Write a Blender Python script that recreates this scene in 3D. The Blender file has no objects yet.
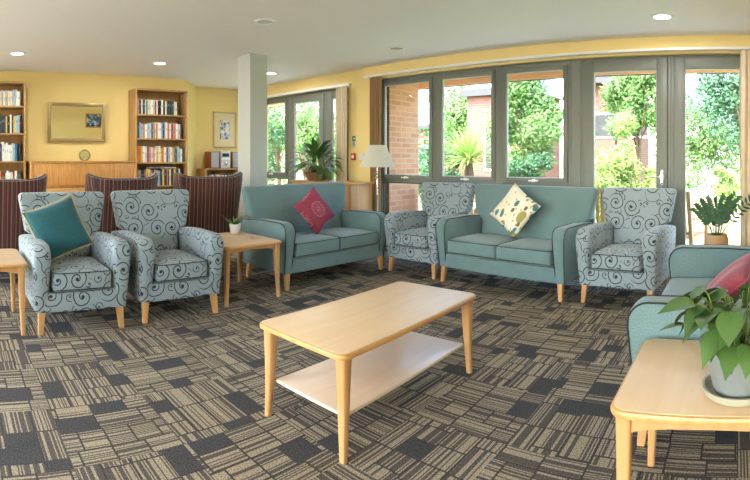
import bpy, bmesh, math, random
from mathutils import Vector, Matrix, noise
PI = math.pi
R = math.radians
sc = bpy.context.scene
COL = sc.collection
rnd = random.Random(7)

# ------------------------------------------------------------------ camera
EYE = 1.28
FPX = 500.0                      # pixels per radian of the panoramic sweep
cam_d = bpy.data.cameras.new('camera')
cam = bpy.data.objects.new('camera', cam_d)
COL.objects.link(cam)
sc.camera = cam
cam.location = (0, 0, EYE)
cam.rotation_euler = (R(90), 0, 0.724)
cam_d.type = 'PANO'
cam_d.panorama_type = 'CENTRAL_CYLINDRICAL'
cam_d.central_cylindrical_radius = 1.0
cam_d.central_cylindrical_range_u_min = -375 / FPX
cam_d.central_cylindrical_range_u_max = 375 / FPX
cam_d.central_cylindrical_range_v_min = -(480 - 158) / FPX
cam_d.central_cylindrical_range_v_max = 158 / FPX
cam_d.clip_start = 0.02
cam_d.clip_end = 400

# ------------------------------------------------------------------ world, sun, exposure
sc.view_settings.view_transform = 'Standard'
sc.view_settings.look = 'None'
sc.view_settings.gamma = 1
sc.view_settings.use_curve_mapping = False
sc.view_settings.exposure = 0.25
sc.cycles.use_denoising = True
sc.cycles.max_bounces = 10
sc.cycles.diffuse_bounces = 5
sc.cycles.transparent_max_bounces = 24
sc.cycles.sample_clamp_indirect = 6
sc.cycles.caustics_refractive = False
sc.cycles.caustics_reflective = False
W = bpy.data.worlds.new('sky'); sc.world = W
W.use_nodes = True
nt = W.node_tree; nt.nodes.clear()
wo = nt.nodes.new('ShaderNodeOutputWorld'); bg = nt.nodes.new('ShaderNodeBackground')
sk = nt.nodes.new('ShaderNodeTexSky')
sk.sky_type = 'NISHITA'; sk.sun_disc = False
sk.sun_elevation = R(52); sk.sun_rotation = R(200); sk.air_density = 1.0; sk.dust_density = 2.5; sk.ozone_density = 0.6
nt.links.new(sk.outputs[0], bg.inputs[0]); bg.inputs[1].default_value = 2.6
nt.links.new(bg.outputs[0], wo.inputs[0])
sd = bpy.data.lights.new('sun', 'SUN'); sd.energy = 6.5; sd.angle = R(1.0); sd.color = (1, .95, .86)
sun = bpy.data.objects.new('sun', sd); COL.objects.link(sun)
sun.rotation_euler = Vector((-0.28, 0.5, -0.95)).to_track_quat('-Z', 'Y').to_euler()
LAMP_W = 13.0                    # each lit downlight

# ------------------------------------------------------------------ materials
def nodes_of(name):
    m = bpy.data.materials.new(name); m.use_nodes = True
    t = m.node_tree; b = t.nodes['Principled BSDF']
    return m, t, b
def N(t, kind, **kw):
    n = t.nodes.new(kind)
    for k, v in kw.items(): setattr(n, k, v)
    return n
def L(t, a, b): t.links.new(a, b)
def math_n(t, op, a, b=None, c=None):
    n = t.nodes.new('ShaderNodeMath'); n.operation = op
    for i, v in enumerate((a, b, c)):
        if v is None: continue
        if isinstance(v, (int, float)): n.inputs[i].default_value = v
        else: t.links.new(v, n.inputs[i])
    return n.outputs[0]
def mixc(t, f, a, b):
    n = t.nodes.new('ShaderNodeMix'); n.data_type = 'RGBA'
    for s, v in ((0, f), (6, a), (7, b)):
        if isinstance(v, (int, float)): n.inputs[s].default_value = v
        elif isinstance(v, tuple): n.inputs[s].default_value = (*v[:3], 1)
        else: t.links.new(v, n.inputs[s])
    return n.outputs[2]
def bump(t, b, h, strength=.3, dist=.002):
    n = t.nodes.new('ShaderNodeBump'); n.inputs['Strength'].default_value = strength
    n.inputs['Distance'].default_value = dist
    t.links.new(h, n.inputs['Height']); t.links.new(n.outputs[0], b.inputs['Normal'])
def srgb(r, g, b):
    f = lambda c: (c / 255 / 12.92) if c / 255 <= .04045 else ((c / 255 + .055) / 1.055) ** 2.4
    return (f(r), f(g), f(b))
def plain(name, c, rough=.6, metal=0.0, var=.06, scale=8, spec=.5, bumpy=0.0):
    m, t, b = nodes_of(name)
    tc = N(t, 'ShaderNodeTexCoord'); nz = N(t, 'ShaderNodeTexNoise'); nz.inputs['Scale'].default_value = scale
    nz.inputs['Detail'].default_value = 4
    L(t, tc.outputs['Object'], nz.inputs['Vector'])
    d = tuple(x * (1 - var) for x in c); l = tuple(min(1, x * (1 + var)) for x in c)
    L(t, mixc(t, nz.outputs['Fac'], d, l), b.inputs['Base Color'])
    b.inputs['Roughness'].default_value = rough; b.inputs['Metallic'].default_value = metal
    b.inputs['Specular IOR Level'].default_value = spec
    if bumpy: bump(t, b, nz.outputs['Fac'], bumpy, .003)
    return m
def fabric(name, c, c2=None, scale=260):
    m, t, b = nodes_of(name)
    uv = N(t, 'ShaderNodeTexCoord')
    w = N(t, 'ShaderNodeTexNoise'); w.inputs['Scale'].default_value = scale * .55; w.inputs['Detail'].default_value = 3; L(t, uv.outputs['UV'], w.inputs['Vector'])
    w2 = N(t, 'ShaderNodeTexNoise'); w2.inputs['Scale'].default_value = 5; L(t, uv.outputs['UV'], w2.inputs['Vector'])
    f = math_n(t, 'ADD', math_n(t, 'MULTIPLY', w.outputs['Fac'], .8), math_n(t, 'MULTIPLY', w2.outputs['Fac'], .3))
    L(t, mixc(t, f, tuple(x * .38 for x in c), c2 or tuple(min(1, x * 1.62) for x in c)), b.inputs['Base Color'])
    b.inputs['Roughness'].default_value = .85
    b.inputs['Sheen Weight'].default_value = .25
    bump(t, b, w.outputs['Fac'], .35, .002)
    return m
def wood(name, c1, c2, rough=.35, along='x', sc_=1.0, var=1.0):
    m, t, b = nodes_of(name)
    tc = N(t, 'ShaderNodeTexCoord'); mp = N(t, 'ShaderNodeMapping')
    s = {'x': (1.2, 16, 16), 'y': (16, 1.2, 16), 'z': (16, 16, 1.2)}[along]
    mp.inputs['Scale'].default_value = tuple(v * sc_ for v in s)
    L(t, tc.outputs['Object'], mp.inputs[0])
    nz = N(t, 'ShaderNodeTexNoise'); nz.inputs['Scale'].default_value = 1.6; nz.inputs['Detail'].default_value = 6
    nz.inputs['Distortion'].default_value = .6
    L(t, mp.outputs[0], nz.inputs['Vector'])
    cr = N(t, 'ShaderNodeValToRGB'); cr.color_ramp.elements[0].position = .3; cr.color_ramp.elements[1].position = .72
    cr.color_ramp.elements[0].color = (*c1, 1); cr.color_ramp.elements[1].color = (*c2, 1)
    L(t, nz.outputs['Fac'], cr.inputs[0]); L(t, cr.outputs[0], b.inputs['Base Color'])
    b.inputs['Roughness'].default_value = rough
    return m
M = {}
M['wall'] = plain('yellow wall paint', srgb(238, 216, 150), .8, var=.02, scale=2, spec=.25)
M['ceiling'] = plain('white ceiling paint', srgb(242, 241, 240), .85, var=.015, scale=2, spec=.2)
M['pillar'] = plain('pale grey paint', srgb(186, 190, 188), .7, var=.01)
M['frame'] = plain('grey powder coated frame', srgb(112, 117, 110), .45, var=.02)
M['gasket'] = plain('dark rubber seal', srgb(52, 54, 52), .6)
M['bead'] = plain('pale glazing bead', srgb(176, 178, 172), .4)
M['white'] = plain('white plastic', srgb(238, 238, 236), .35, var=.01)
M['chrome'] = plain('brushed chrome', (.72, .72, .72), .22, 1.0, var=.02)
M['beech'] = wood('beech', srgb(186, 138, 88), srgb(200, 156, 104), .38, 'z')
M['beech_edge'] = wood('beech edge', srgb(192, 142, 86), srgb(210, 164, 106), .38, 'y')
M['laminate'] = wood('beech laminate', srgb(214, 184, 146), srgb(222, 194, 158), .42, 'y', .7)
M['shelf_lam'] = wood('pale shelf laminate', srgb(216, 194, 170), srgb(224, 204, 182), .35, 'y', .7)
M['oak'] = wood('oak veneer', srgb(168, 118, 62), srgb(205, 155, 92), .4, 'z', 1.3)
M['oak_case'] = wood('bookcase veneer', srgb(160, 122, 74), srgb(188, 150, 98), .45, 'z')
M['sofa'] = fabric('teal tweed', srgb(98, 123, 126))
M['piping'] = plain('dark piping', srgb(30, 36, 38), .6)
M['teal'] = fabric('teal velvet', srgb(8, 76, 84), scale=120)
M['teal_trim'] = plain('gold piping', srgb(190, 180, 120), .6)
M['magenta'] = fabric('raspberry cloth', srgb(138, 48, 68), scale=150)
M['leaf_dark'] = plain('plant leaf', srgb(74, 112, 56), .45, var=.35, scale=14)
M['leaf_pothos'] = plain('pothos leaf', srgb(68, 100, 44), .5, var=.35, scale=9)
M['leaf_zz'] = plain('zz leaf', srgb(38, 84, 44), .35, var=.3, scale=10)
M['stem'] = plain('plant stem', srgb(110, 128, 62), .6)
M['soil'] = plain('potting soil', srgb(46, 34, 26), .95, var=.4, scale=90, bumpy=.8)
M['pot_grey'] = plain('pale grey pot', srgb(136, 142, 141), .5, var=.03)
M['pot_white'] = plain('white glazed pot', srgb(236, 236, 232), .25)
M['terracotta'] = plain('tan woven pot', srgb(186, 150, 112), .8, var=.15, scale=60, bumpy=.4)
M['basket'] = plain('brown basket', srgb(140, 108, 74), .85, var=.25, scale=70, bumpy=.6)
M['saucer'] = plain('stone saucer', srgb(168, 166, 146), .6, var=.1, scale=20)
M['curtain'] = plain('cream curtain', srgb(222, 208, 186), .9, var=.04, scale=5, spec=.1)
M['curtain_tan'] = plain('tan curtain', srgb(150, 122, 90), .9, var=.06, scale=5, spec=.1)
M['rock'] = plain('sandstone', srgb(205, 188, 150), .9, var=.2, scale=5, bumpy=.6)
M['timber'] = wood('garden timber', srgb(176, 132, 92), srgb(206, 166, 122), .6, 'z')
M['soffit'] = wood('cedar soffit boards', srgb(228, 178, 138), srgb(240, 202, 164), .6, 'x', .8)
M['dark'] = plain('dark plastic', srgb(36, 36, 38), .4)
M['speaker_wood'] = wood('cherry speaker case', srgb(128, 68, 38), srgb(150, 84, 48), .4, 'z')
M['cloth_grey'] = plain('speaker cloth', srgb(170, 172, 176), .9, var=.1, scale=120)
M['silver'] = plain('silver plastic', srgb(205, 206, 208), .35, .2)
M['pages'] = plain('paper pages', srgb(228, 220, 200), .9, var=.05, scale=60)
M['bark'] = plain('bark', srgb(96, 78, 60), .9, var=.3, scale=20, bumpy=.8)
M['patio'] = plain('pale paving', srgb(222, 212, 194), .9, var=.08, scale=3)
M['roof'] = plain('pale roof', srgb(150, 150, 158), .8, var=.15, scale=4)
M['gold'] = plain('champagne mirror frame', srgb(176, 156, 110), .35, .5, var=.12, scale=30)
M['glassbowl'] = None

def leafmat(name, c, trans=.35):
    m, t, b = nodes_of(name)
    oi = N(t, 'ShaderNodeTexCoord'); nz = N(t, 'ShaderNodeTexNoise'); nz.inputs['Scale'].default_value = 1.3; nz.inputs['Detail'].default_value = 5
    L(t, oi.outputs['Object'], nz.inputs['Vector'])
    cr = N(t, 'ShaderNodeValToRGB'); cr.color_ramp.elements[0].position = .32; cr.color_ramp.elements[1].position = .68
    cr.color_ramp.elements[0].color = (*[x * .62 for x in c], 1); cr.color_ramp.elements[1].color = (*[min(1, x * 1.4) for x in c], 1)
    L(t, nz.outputs['Fac'], cr.inputs[0]); L(t, cr.outputs[0], b.inputs['Base Color']); b.inputs['Roughness'].default_value = .5
    tr = N(t, 'ShaderNodeBsdfTranslucent'); L(t, cr.outputs[0], tr.inputs[0])
    mx = N(t, 'ShaderNodeMixShader'); mx.inputs[0].default_value = trans
    out = t.nodes['Material Output']
    L(t, b.outputs[0], mx.inputs[1]); L(t, tr.outputs[0], mx.inputs[2]); L(t, mx.outputs[0], out.inputs[0])
    return m
M['g_mid'] = leafmat('garden leaf green', srgb(108, 142, 78))
M['g_yel'] = leafmat('garden leaf lime', srgb(146, 172, 92))
M['g_deep'] = leafmat('garden leaf deep green', srgb(66, 108, 66))
M['g_blue'] = leafmat('garden leaf blue green', srgb(92, 130, 98))
M['petal'] = leafmat('white petals', srgb(240, 236, 226))

def glass_mat(name, tint=(1, 1, 1), refl=.12):
    m = bpy.data.materials.new(name); m.use_nodes = True; t = m.node_tree; t.nodes.clear()
    o = N(t, 'ShaderNodeOutputMaterial'); tr = N(t, 'ShaderNodeBsdfTransparent'); gl = N(t, 'ShaderNodeBsdfGlossy')
    tr.inputs[0].default_value = (*tint, 1); gl.inputs['Roughness'].default_value = .02
    lw = N(t, 'ShaderNodeLayerWeight'); lw.inputs[0].default_value = .2
    f = math_n(t, 'MULTIPLY', lw.outputs['Fresnel'], refl * 4)
    f = math_n(t, 'MINIMUM', f, .6)
    mx = N(t, 'ShaderNodeMixShader'); L(t, f, mx.inputs[0]); L(t, tr.outputs[0], mx.inputs[1]); L(t, gl.outputs[0], mx.inputs[2])
    L(t, mx.outputs[0], o.inputs[0])
    return m
M['glass'] = glass_mat('window glass', (.97, .99, .98), .06)
M['glassbowl'] = glass_mat('clear bowl glass', (.9, .93, .92), .25)
m, t, b = nodes_of('mirror glass'); b.inputs['Metallic'].default_value = 1; b.inputs['Roughness'].default_value = .01
b.inputs['Base Color'].default_value = (.88, .9, .86, 1); M['mirror'] = m
m, t, b = nodes_of('lamp shade cloth')
b.inputs['Base Color'].default_value = (*srgb(240, 238, 230), 1); b.inputs['Roughness'].default_value = .8
tr = N(t, 'ShaderNodeBsdfTranslucent'); tr.inputs[0].default_value = (*srgb(240, 238, 230), 1)
mx = N(t, 'ShaderNodeMixShader'); mx.inputs[0].default_value = .45
L(t, b.outputs[0], mx.inputs[1]); L(t, tr.outputs[0], mx.inputs[2]); L(t, mx.outputs[0], t.nodes['Material Output'].inputs[0]); M['shade'] = m
m, t, b = nodes_of('lit lamp diffuser'); b.inputs['Base Color'].default_value = (.9, .9, .88, 1)
b.inputs['Emission Color'].default_value = (1, .97, .92, 1); b.inputs['Emission Strength'].default_value = 9; M['lit'] = m

def swirl_fabric():
    m, t, b = nodes_of('blue grey scroll fabric')
    tc = N(t, 'ShaderNodeTexCoord')
    wz = N(t, 'ShaderNodeTexNoise'); wz.inputs['Scale'].default_value = 9; L(t, tc.outputs['UV'], wz.inputs['Vector'])
    off = N(t, 'ShaderNodeVectorMath', operation='SUBTRACT'); L(t, wz.outputs['Color'], off.inputs[0]); off.inputs[1].default_value = (.5, .5, .5)
    offs = N(t, 'ShaderNodeVectorMath', operation='SCALE'); L(t, off.outputs[0], offs.inputs[0]); offs.inputs['Scale'].default_value = .022
    uvw = N(t, 'ShaderNodeVectorMath', operation='ADD'); L(t, tc.outputs['UV'], uvw.inputs[0]); L(t, offs.outputs[0], uvw.inputs[1])
    masks = []
    for scale, seed, rmax in ((5.6, 0.0, .50), (10.5, 3.7, .40)):
        s = N(t, 'ShaderNodeVectorMath', operation='SCALE'); L(t, uvw.outputs[0], s.inputs[0]); s.inputs['Scale'].default_value = scale
        a = N(t, 'ShaderNodeVectorMath', operation='ADD'); L(t, s.outputs[0], a.inputs[0]); a.inputs[1].default_value = (seed + 5.35, seed * 2.3 + 2.8, 0)
        v = N(t, 'ShaderNodeTexVoronoi'); v.voronoi_dimensions = '2D'; v.inputs['Scale'].default_value = 1; v.inputs['Randomness'].default_value = .55
        L(t, a.outputs[0], v.inputs['Vector'])
        d = N(t, 'ShaderNodeVectorMath', operation='SUBTRACT'); L(t, a.outputs[0], d.inputs[0]); L(t, v.outputs['Position'], d.inputs[1])
        sx = N(t, 'ShaderNodeSeparateXYZ'); L(t, d.outputs[0], sx.inputs[0])
        cs = N(t, 'ShaderNodeSeparateColor'); L(t, v.outputs['Color'], cs.inputs[0])
        r = math_n(t, 'SQRT', math_n(t, 'ADD', math_n(t, 'MULTIPLY', sx.outputs[0], sx.outputs[0]), math_n(t, 'MULTIPLY', sx.outputs[1], sx.outputs[1])))
        th = math_n(t, 'DIVIDE', math_n(t, 'ARCTAN2', sx.outputs[1], sx.outputs[0]), 2 * PI)
        sgn = math_n(t, 'SUBTRACT', math_n(t, 'MULTIPLY', math_n(t, 'GREATER_THAN', cs.outputs[0], .5), 2), 1)
        K = 3.9 if scale < 10 else 3.0
        val = math_n(t, 'ADD', math_n(t, 'ADD', math_n(t, 'MULTIPLY', r, K), math_n(t, 'MULTIPLY', th, sgn)), cs.outputs[1])
        f = math_n(t, 'ABSOLUTE', math_n(t, 'SUBTRACT', math_n(t, 'FRACT', val), .5))
        line = math_n(t, 'LESS_THAN', f, .09 if scale < 10 else .10)
        inr = math_n(t, 'LESS_THAN', r, rmax)
        keep = math_n(t, 'GREATER_THAN', cs.outputs[2], .12 if scale < 10 else .45)
        dot = math_n(t, 'LESS_THAN', r, .075)
        k = math_n(t, 'MULTIPLY', math_n(t, 'MAXIMUM', line, dot), math_n(t, 'MULTIPLY', inr, keep))
        masks.append((k, inr, keep))
    # small scrolls only where no large one reaches
    big_in = math_n(t, 'MULTIPLY', masks[0][1], masks[0][2])
    small = math_n(t, 'MULTIPLY', masks[1][0], math_n(t, 'SUBTRACT', 1, big_in))
    # wandering stems
    nz = N(t, 'ShaderNodeTexNoise'); nz.inputs['Scale'].default_value = 6.0; nz.inputs['Detail'].default_value = 0; L(t, tc.outputs['UV'], nz.inputs['Vector'])
    st = math_n(t, 'LESS_THAN', math_n(t, 'ABSOLUTE', math_n(t, 'SUBTRACT', nz.outputs['Fac'], .57)), .009)
    st = math_n(t, 'MULTIPLY', st, math_n(t, 'SUBTRACT', 1, big_in))
    k = math_n(t, 'MINIMUM', math_n(t, 'ADD', math_n(t, 'ADD', masks[0][0], small), st), 1)
    w = N(t, 'ShaderNodeTexNoise'); w.inputs['Scale'].default_value = 240; L(t, tc.outputs['UV'], w.inputs['Vector'])
    base = mixc(t, w.outputs['Fac'], srgb(112, 128, 136), srgb(158, 171, 178))
    L(t, mixc(t, k, base, srgb(26, 30, 36)), b.inputs['Base Color'])
    b.inputs['Roughness'].default_value = .75; b.inputs['Sheen Weight'].default_value = .2
    bump(t, b, w.outputs['Fac'], .25, .0015)
    return m
M['swirl'] = swirl_fabric()

def striped_fabric():
    m, t, b = nodes_of('maroon striped velour')
    tc = N(t, 'ShaderNodeTexCoord'); sx = N(t, 'ShaderNodeSeparateXYZ'); L(t, tc.outputs['UV'], sx.inputs[0])
    u = sx.outputs[0]
    f = math_n(t, 'FRACT', math_n(t, 'MULTIPLY', u, 1 / .085))
    cr = N(t, 'ShaderNodeValToRGB'); cr.color_ramp.interpolation = 'CONSTANT'
    pal = [(0, (50, 22, 22)), (.2, (150, 100, 66)), (.26, (70, 28, 34)), (.42, (38, 18, 22)), (.5, (92, 44, 36)), (.6, (52, 22, 28)), (.74, (160, 118, 80)), (.8, (84, 36, 40)), (.92, (44, 20, 24))]
    e = cr.color_ramp.elements
    e[0].position = 0; e[0].color = (*srgb(*pal[0][1]), 1); e[1].position = pal[1][0]; e[1].color = (*srgb(*pal[1][1]), 1)
    for p, c in pal[2:]:
        n = e.new(p); n.color = (*srgb(*c), 1)
    L(t, f, cr.inputs[0]); L(t, cr.outputs[0], b.inputs['Base Color']); b.inputs['Roughness'].default_value = .8
    b.inputs['Sheen Weight'].default_value = .3
    return m
M['striped'] = striped_fabric()

def carpet():
    m, t, b = nodes_of('patterned carpet tiles')
    tc = N(t, 'ShaderNodeTexCoord'); sx = N(t, 'ShaderNodeSeparateXYZ'); L(t, tc.outputs['Object'], sx.inputs[0])
    X, Y = sx.outputs[0], sx.outputs[1]
    def fl(v, s): return math_n(t, 'FLOOR', math_n(t, 'DIVIDE', v, s))
    def wn(a, b_, c):
        cb = N(t, 'ShaderNodeCombineXYZ')
        for i, v in enumerate((a, b_, c)):
            if isinstance(v, (int, float)): cb.inputs[i].default_value = v
            else: L(t, v, cb.inputs[i])
        n = N(t, 'ShaderNodeTexWhiteNoise'); n.noise_dimensions = '3D'; L(t, cb.outputs[0], n.inputs['Vector'])
        return n.outputs['Value']
    T = .5
    tx, ty = fl(X, T), fl(Y, T)
    par = math_n(t, 'MODULO', math_n(t, 'ABSOLUTE', math_n(t, 'ADD', tx, ty)), 2)      # quarter-turned laying
    fx = math_n(t, 'MULTIPLY', math_n(t, 'FRACT', math_n(t, 'DIVIDE', X, T)), T)
    fy = math_n(t, 'MULTIPLY', math_n(t, 'FRACT', math_n(t, 'DIVIDE', Y, T)), T)
    def sel(a, c): return math_n(t, 'ADD', math_n(t, 'MULTIPLY', a, math_n(t, 'SUBTRACT', 1, par)), math_n(t, 'MULTIPLY', c, par))
    U, V = sel(fx, fy), sel(fy, fx)
    # columns of uneven width along U
    col = math_n(t, 'ADD', math_n(t, 'ADD', math_n(t, 'GREATER_THAN', U, .11), math_n(t, 'GREATER_THAN', U, .24)), math_n(t, 'GREATER_THAN', U, .39))
    rt = wn(tx, ty, 1.5)
    colr = wn(math_n(t, 'ADD', tx, math_n(t, 'MULTIPLY', col, 17.3)), ty, 5.1)
    # rows: shifted by column, height by column
    rh = math_n(t, 'ADD', .10, math_n(t, 'MULTIPLY', colr, .15))
    vv = math_n(t, 'DIVIDE', math_n(t, 'ADD', V, math_n(t, 'MULTIPLY', colr, .31)), rh)
    row = math_n(t, 'FLOOR', vv)
    cell = wn(math_n(t, 'ADD', tx, math_n(t, 'MULTIPLY', col, 7.7)), math_n(t, 'ADD', ty, math_n(t, 'MULTIPLY', row, 3.3)), 9.2)
    dark = math_n(t, 'LESS_THAN', cell, .115)
    # stripes along U direction lines (vary with V) mostly; crossed in some cells
    cross = math_n(t, 'GREATER_THAN', cell, 2.0)
    S = math_n(t, 'ADD', math_n(t, 'MULTIPLY', V, cross), math_n(t, 'MULTIPLY', U, math_n(t, 'SUBTRACT', 1, cross)))
    si = fl(S, .0066)
    stripe = wn(si, math_n(t, 'MULTIPLY', cell, 91), rt)
    stripe2 = math_n(t, 'GREATER_THAN', stripe, .53)
    # thin dark joints between cells
    jr = math_n(t, 'LESS_THAN', math_n(t, 'MULTIPLY', math_n(t, 'FRACT', vv), rh), .009)
    jc = 0
    for e_ in (.11, .24, .39, .0):
        j = math_n(t, 'LESS_THAN', math_n(t, 'ABSOLUTE', math_n(t, 'SUBTRACT', U, e_)), .005)
        jc = math_n(t, 'MAXIMUM', j, jc)
    k = math_n(t, 'MAXIMUM', math_n(t, 'MAXIMUM', math_n(t, 'MULTIPLY', stripe2, .86), jr), jc)
    fz = N(t, 'ShaderNodeTexNoise'); fz.inputs['Scale'].default_value = 150; fz.inputs['Detail'].default_value = 3; L(t, tc.outputs['Object'], fz.inputs['Vector'])
    fz3 = N(t, 'ShaderNodeTexNoise'); fz3.inputs['Scale'].default_value = 2.2; L(t, tc.outputs['Object'], fz3.inputs['Vector'])
    beige = mixc(t, fz3.outputs['Fac'], srgb(138, 127, 109), srgb(160, 149, 130))
    dk = srgb(66, 62, 62)
    c = mixc(t, k, beige, dk)
    c = mixc(t, dark, c, srgb(68, 68, 70))
    fzr = math_n(t, 'MULTIPLY_ADD', fz.outputs['Fac'], 3.0, -.5)
    cc = N(t, 'ShaderNodeVectorMath', operation='SCALE'); L(t, c, cc.inputs[0]); L(t, fzr, cc.inputs['Scale'])
    L(t, cc.outputs[0], b.inputs['Base Color'])
    b.inputs['Roughness'].default_value = .95; b.inputs['Specular IOR Level'].default_value = .15
    bump(t, b, fz.outputs['Fac'], .5, .004)
    return m
M['carpet'] = carpet()

def bricks(name, c1, c2, mortar, scale=1.0):
    m, t, b = nodes_of(name)
    tc = N(t, 'ShaderNodeTexCoord')
    br = N(t, 'ShaderNodeTexBrick'); br.inputs['Scale'].default_value = 1
    br.inputs['Brick Width'].default_value = .225 * scale; br.inputs['Row Height'].default_value = .075 * scale; br.inputs['Mortar Size'].default_value = .006 * scale
    br.inputs['Color1'].default_value = (*c1, 1); br.inputs['Color2'].default_value = (*c2, 1); br.inputs['Mortar'].default_value = (*mortar, 1)
    L(t, tc.outputs['UV'], br.inputs['Vector']); L(t, br.outputs['Color'], b.inputs['Base Color']); b.inputs['Roughness'].default_value = .9
    bump(t, b, br.outputs['Fac'], -.4, .004)
    return m
M['brick'] = bricks('buff orange brick', srgb(172, 122, 92), srgb(192, 144, 110), srgb(182, 160, 140))
M['brick_red'] = bricks('red brick', srgb(106, 62, 54), srgb(120, 74, 62), srgb(128, 104, 96))

def lawn():
    m, t, b = nodes_of('garden grass')
    tc = N(t, 'ShaderNodeTexCoord'); nz = N(t, 'ShaderNodeTexNoise'); nz.inputs['Scale'].default_value = 3; nz.inputs['Detail'].default_value = 8
    L(t, tc.outputs['Object'], nz.inputs['Vector'])
    L(t, mixc(t, nz.outputs['Fac'], srgb(92, 122, 62), srgb(170, 182, 110)), b.inputs['Base Color']); b.inputs['Roughness'].default_value = .95
    return m
M['lawn'] = lawn()

def floral():
    m, t, b = nodes_of('cream cloth with leaf print')
    tc = N(t, 'ShaderNodeTexCoord')
    base = srgb(232, 226, 206)
    c = None
    for i, (scale, col, thr, sd_) in enumerate(((7.5, srgb(160, 152, 84), .30, 0), (10, srgb(72, 136, 148), .22, 5), (24, srgb(190, 140, 104), .16, 9), (13, srgb(104, 116, 96), .2, 13))):
        mp = N(t, 'ShaderNodeMapping'); mp.inputs['Scale'].default_value = (scale, scale * .6, 1); mp.inputs['Rotation'].default_value = (0, 0, .6 + i); mp.inputs['Location'].default_value = (sd_, sd_, 0)
        L(t, tc.outputs['UV'], mp.inputs[0])
        v = N(t, 'ShaderNodeTexVoronoi'); v.voronoi_dimensions = '2D'; v.inputs['Scale'].default_value = 1; L(t, mp.outputs[0], v.inputs['Vector'])
        cs = N(t, 'ShaderNodeSeparateColor'); L(t, v.outputs['Color'], cs.inputs[0])
        k = math_n(t, 'MULTIPLY', math_n(t, 'LESS_THAN', v.outputs['Distance'], thr), math_n(t, 'GREATER_THAN', cs.outputs[0], .5))
        c = mixc(t, k, c if c is not None else base, col)
    L(t, c, b.inputs['Base Color']); b.inputs['Roughness'].default_value = .9
    return m
M['floral'] = floral()

def medallion():
    m, t, b = nodes_of('raspberry cloth with stitched medallion')
    tc = N(t, 'ShaderNodeTexCoord'); sx = N(t, 'ShaderNodeSeparateXYZ'); L(t, tc.outputs['UV'], sx.inputs[0])
    r = math_n(t, 'SQRT', math_n(t, 'ADD', math_n(t, 'MULTIPLY', sx.outputs[0], sx.outputs[0]), math_n(t, 'MULTIPLY', sx.outputs[1], sx.outputs[1])))
    th = math_n(t, 'ARCTAN2', sx.outputs[1], sx.outputs[0])
    pet = math_n(t, 'GREATER_THAN', math_n(t, 'SINE', math_n(t, 'MULTIPLY', th, 12)), .55)
    ringm = math_n(t, 'MAXIMUM', math_n(t, 'LESS_THAN', math_n(t, 'ABSOLUTE', math_n(t, 'SUBTRACT', r, .085)), .005), math_n(t, 'LESS_THAN', math_n(t, 'ABSOLUTE', math_n(t, 'SUBTRACT', r, .02)), .006))
    k = math_n(t, 'MAXIMUM', ringm, math_n(t, 'MULTIPLY', pet, math_n(t, 'LESS_THAN', r, .078)))
    nz = N(t, 'ShaderNodeTexNoise'); nz.inputs['Scale'].default_value = 90; L(t, tc.outputs['UV'], nz.inputs['Vector'])
    base = mixc(t, nz.outputs['Fac'], srgb(120, 38, 58), srgb(160, 62, 84))
    L(t, mixc(t, math_n(t, 'MULTIPLY', k, .55), base, srgb(206, 130, 140)), b.inputs['Base Color']); b.inputs['Roughness'].default_value = .85
    return m
M['medallion'] = medallion()

# ------------------------------------------------------------------ mesh helpers
def box_uv(me):
    uv = me.uv_layers.new(name='UVMap') if not me.uv_layers else me.uv_layers[0]
    vs = me.vertices
    for p in me.polygons:
        n = p.normal; a = max(range(3), key=lambda i: abs(n[i]))
        for li in p.loop_indices:
            co = vs[me.loops[li].vertex_index].co
            uv.data[li].uv = {0: (co.y, co.z), 1: (co.x, co.z), 2: (co.x, co.y)}[a]
def obj(name, bm, mat, parent=None, smooth=35, uv=True, loc=None, rot=None):
    me = bpy.data.meshes.new(name)
    bmesh.ops.recalc_face_normals(bm, faces=bm.faces)
    bm.to_mesh(me); bm.free()
    for m_ in (mat if isinstance(mat, (list, tuple)) else [mat]): me.materials.append(m_)
    if smooth:
        me.shade_smooth()
        if smooth < 180: me.set_sharp_from_angle(angle=R(smooth))
    if uv: box_uv(me)
    o = bpy.data.objects.new(name, me); COL.objects.link(o)
    if parent: o.parent = parent
    if loc: o.location = loc
    if rot: o.rotation_euler = rot
    return o
def tag(o, label, cat, group=None, kind=None):
    o['label'] = label; o['category'] = cat
    if group: o['group'] = group
    if kind: o['kind'] = kind
    return o
def thing(name, label, cat, loc=(0, 0, 0), rotz=0, group=None):
    o = bpy.data.objects.new(name, None); COL.objects.link(o); o.empty_display_size = .1
    o.location = loc; o.rotation_euler = (0, 0, rotz)
    return tag(o, label, cat, group)
def struct(name, bm, m, **kw):
    o = obj(name, bm, m, **kw); o['kind'] = 'structure'; return o
def dup(root, loc, rotz, label, group=None):
    r = root.copy(); COL.objects.link(r); r.location = loc; r.rotation_euler = (root.rotation_euler[0], root.rotation_euler[1], rotz)
    r['label'] = label
    if group: r['group'] = group
    for ch in list(root.children):
        c = ch.copy(); COL.objects.link(c); c.parent = r
        for g in ch.children:
            d = g.copy(); COL.objects.link(d); d.parent = c
    return r
def BM(): return bmesh.new()
def bx(bm, lo, hi, bev=0.0, seg=2, mi=0):
    x0, y0, z0 = lo; x1, y1, z1 = hi
    r = bmesh.ops.create_cube(bm, size=1.0)
    vs = r['verts']
    for v in vs:
        v.co = Vector(((x0 + x1) / 2 + v.co.x * (x1 - x0), (y0 + y1) / 2 + v.co.y * (y1 - y0), (z0 + z1) / 2 + v.co.z * (z1 - z0)))
    fs = {f for v in vs for f in v.link_faces}
    if mi:
        for f in fs: f.material_index = mi
    if bev:
        es = list({e for v in vs for e in v.link_edges})
        bmesh.ops.bevel(bm, geom=es, offset=bev, segments=seg, profile=.5, affect='EDGES')
    return bm
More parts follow.
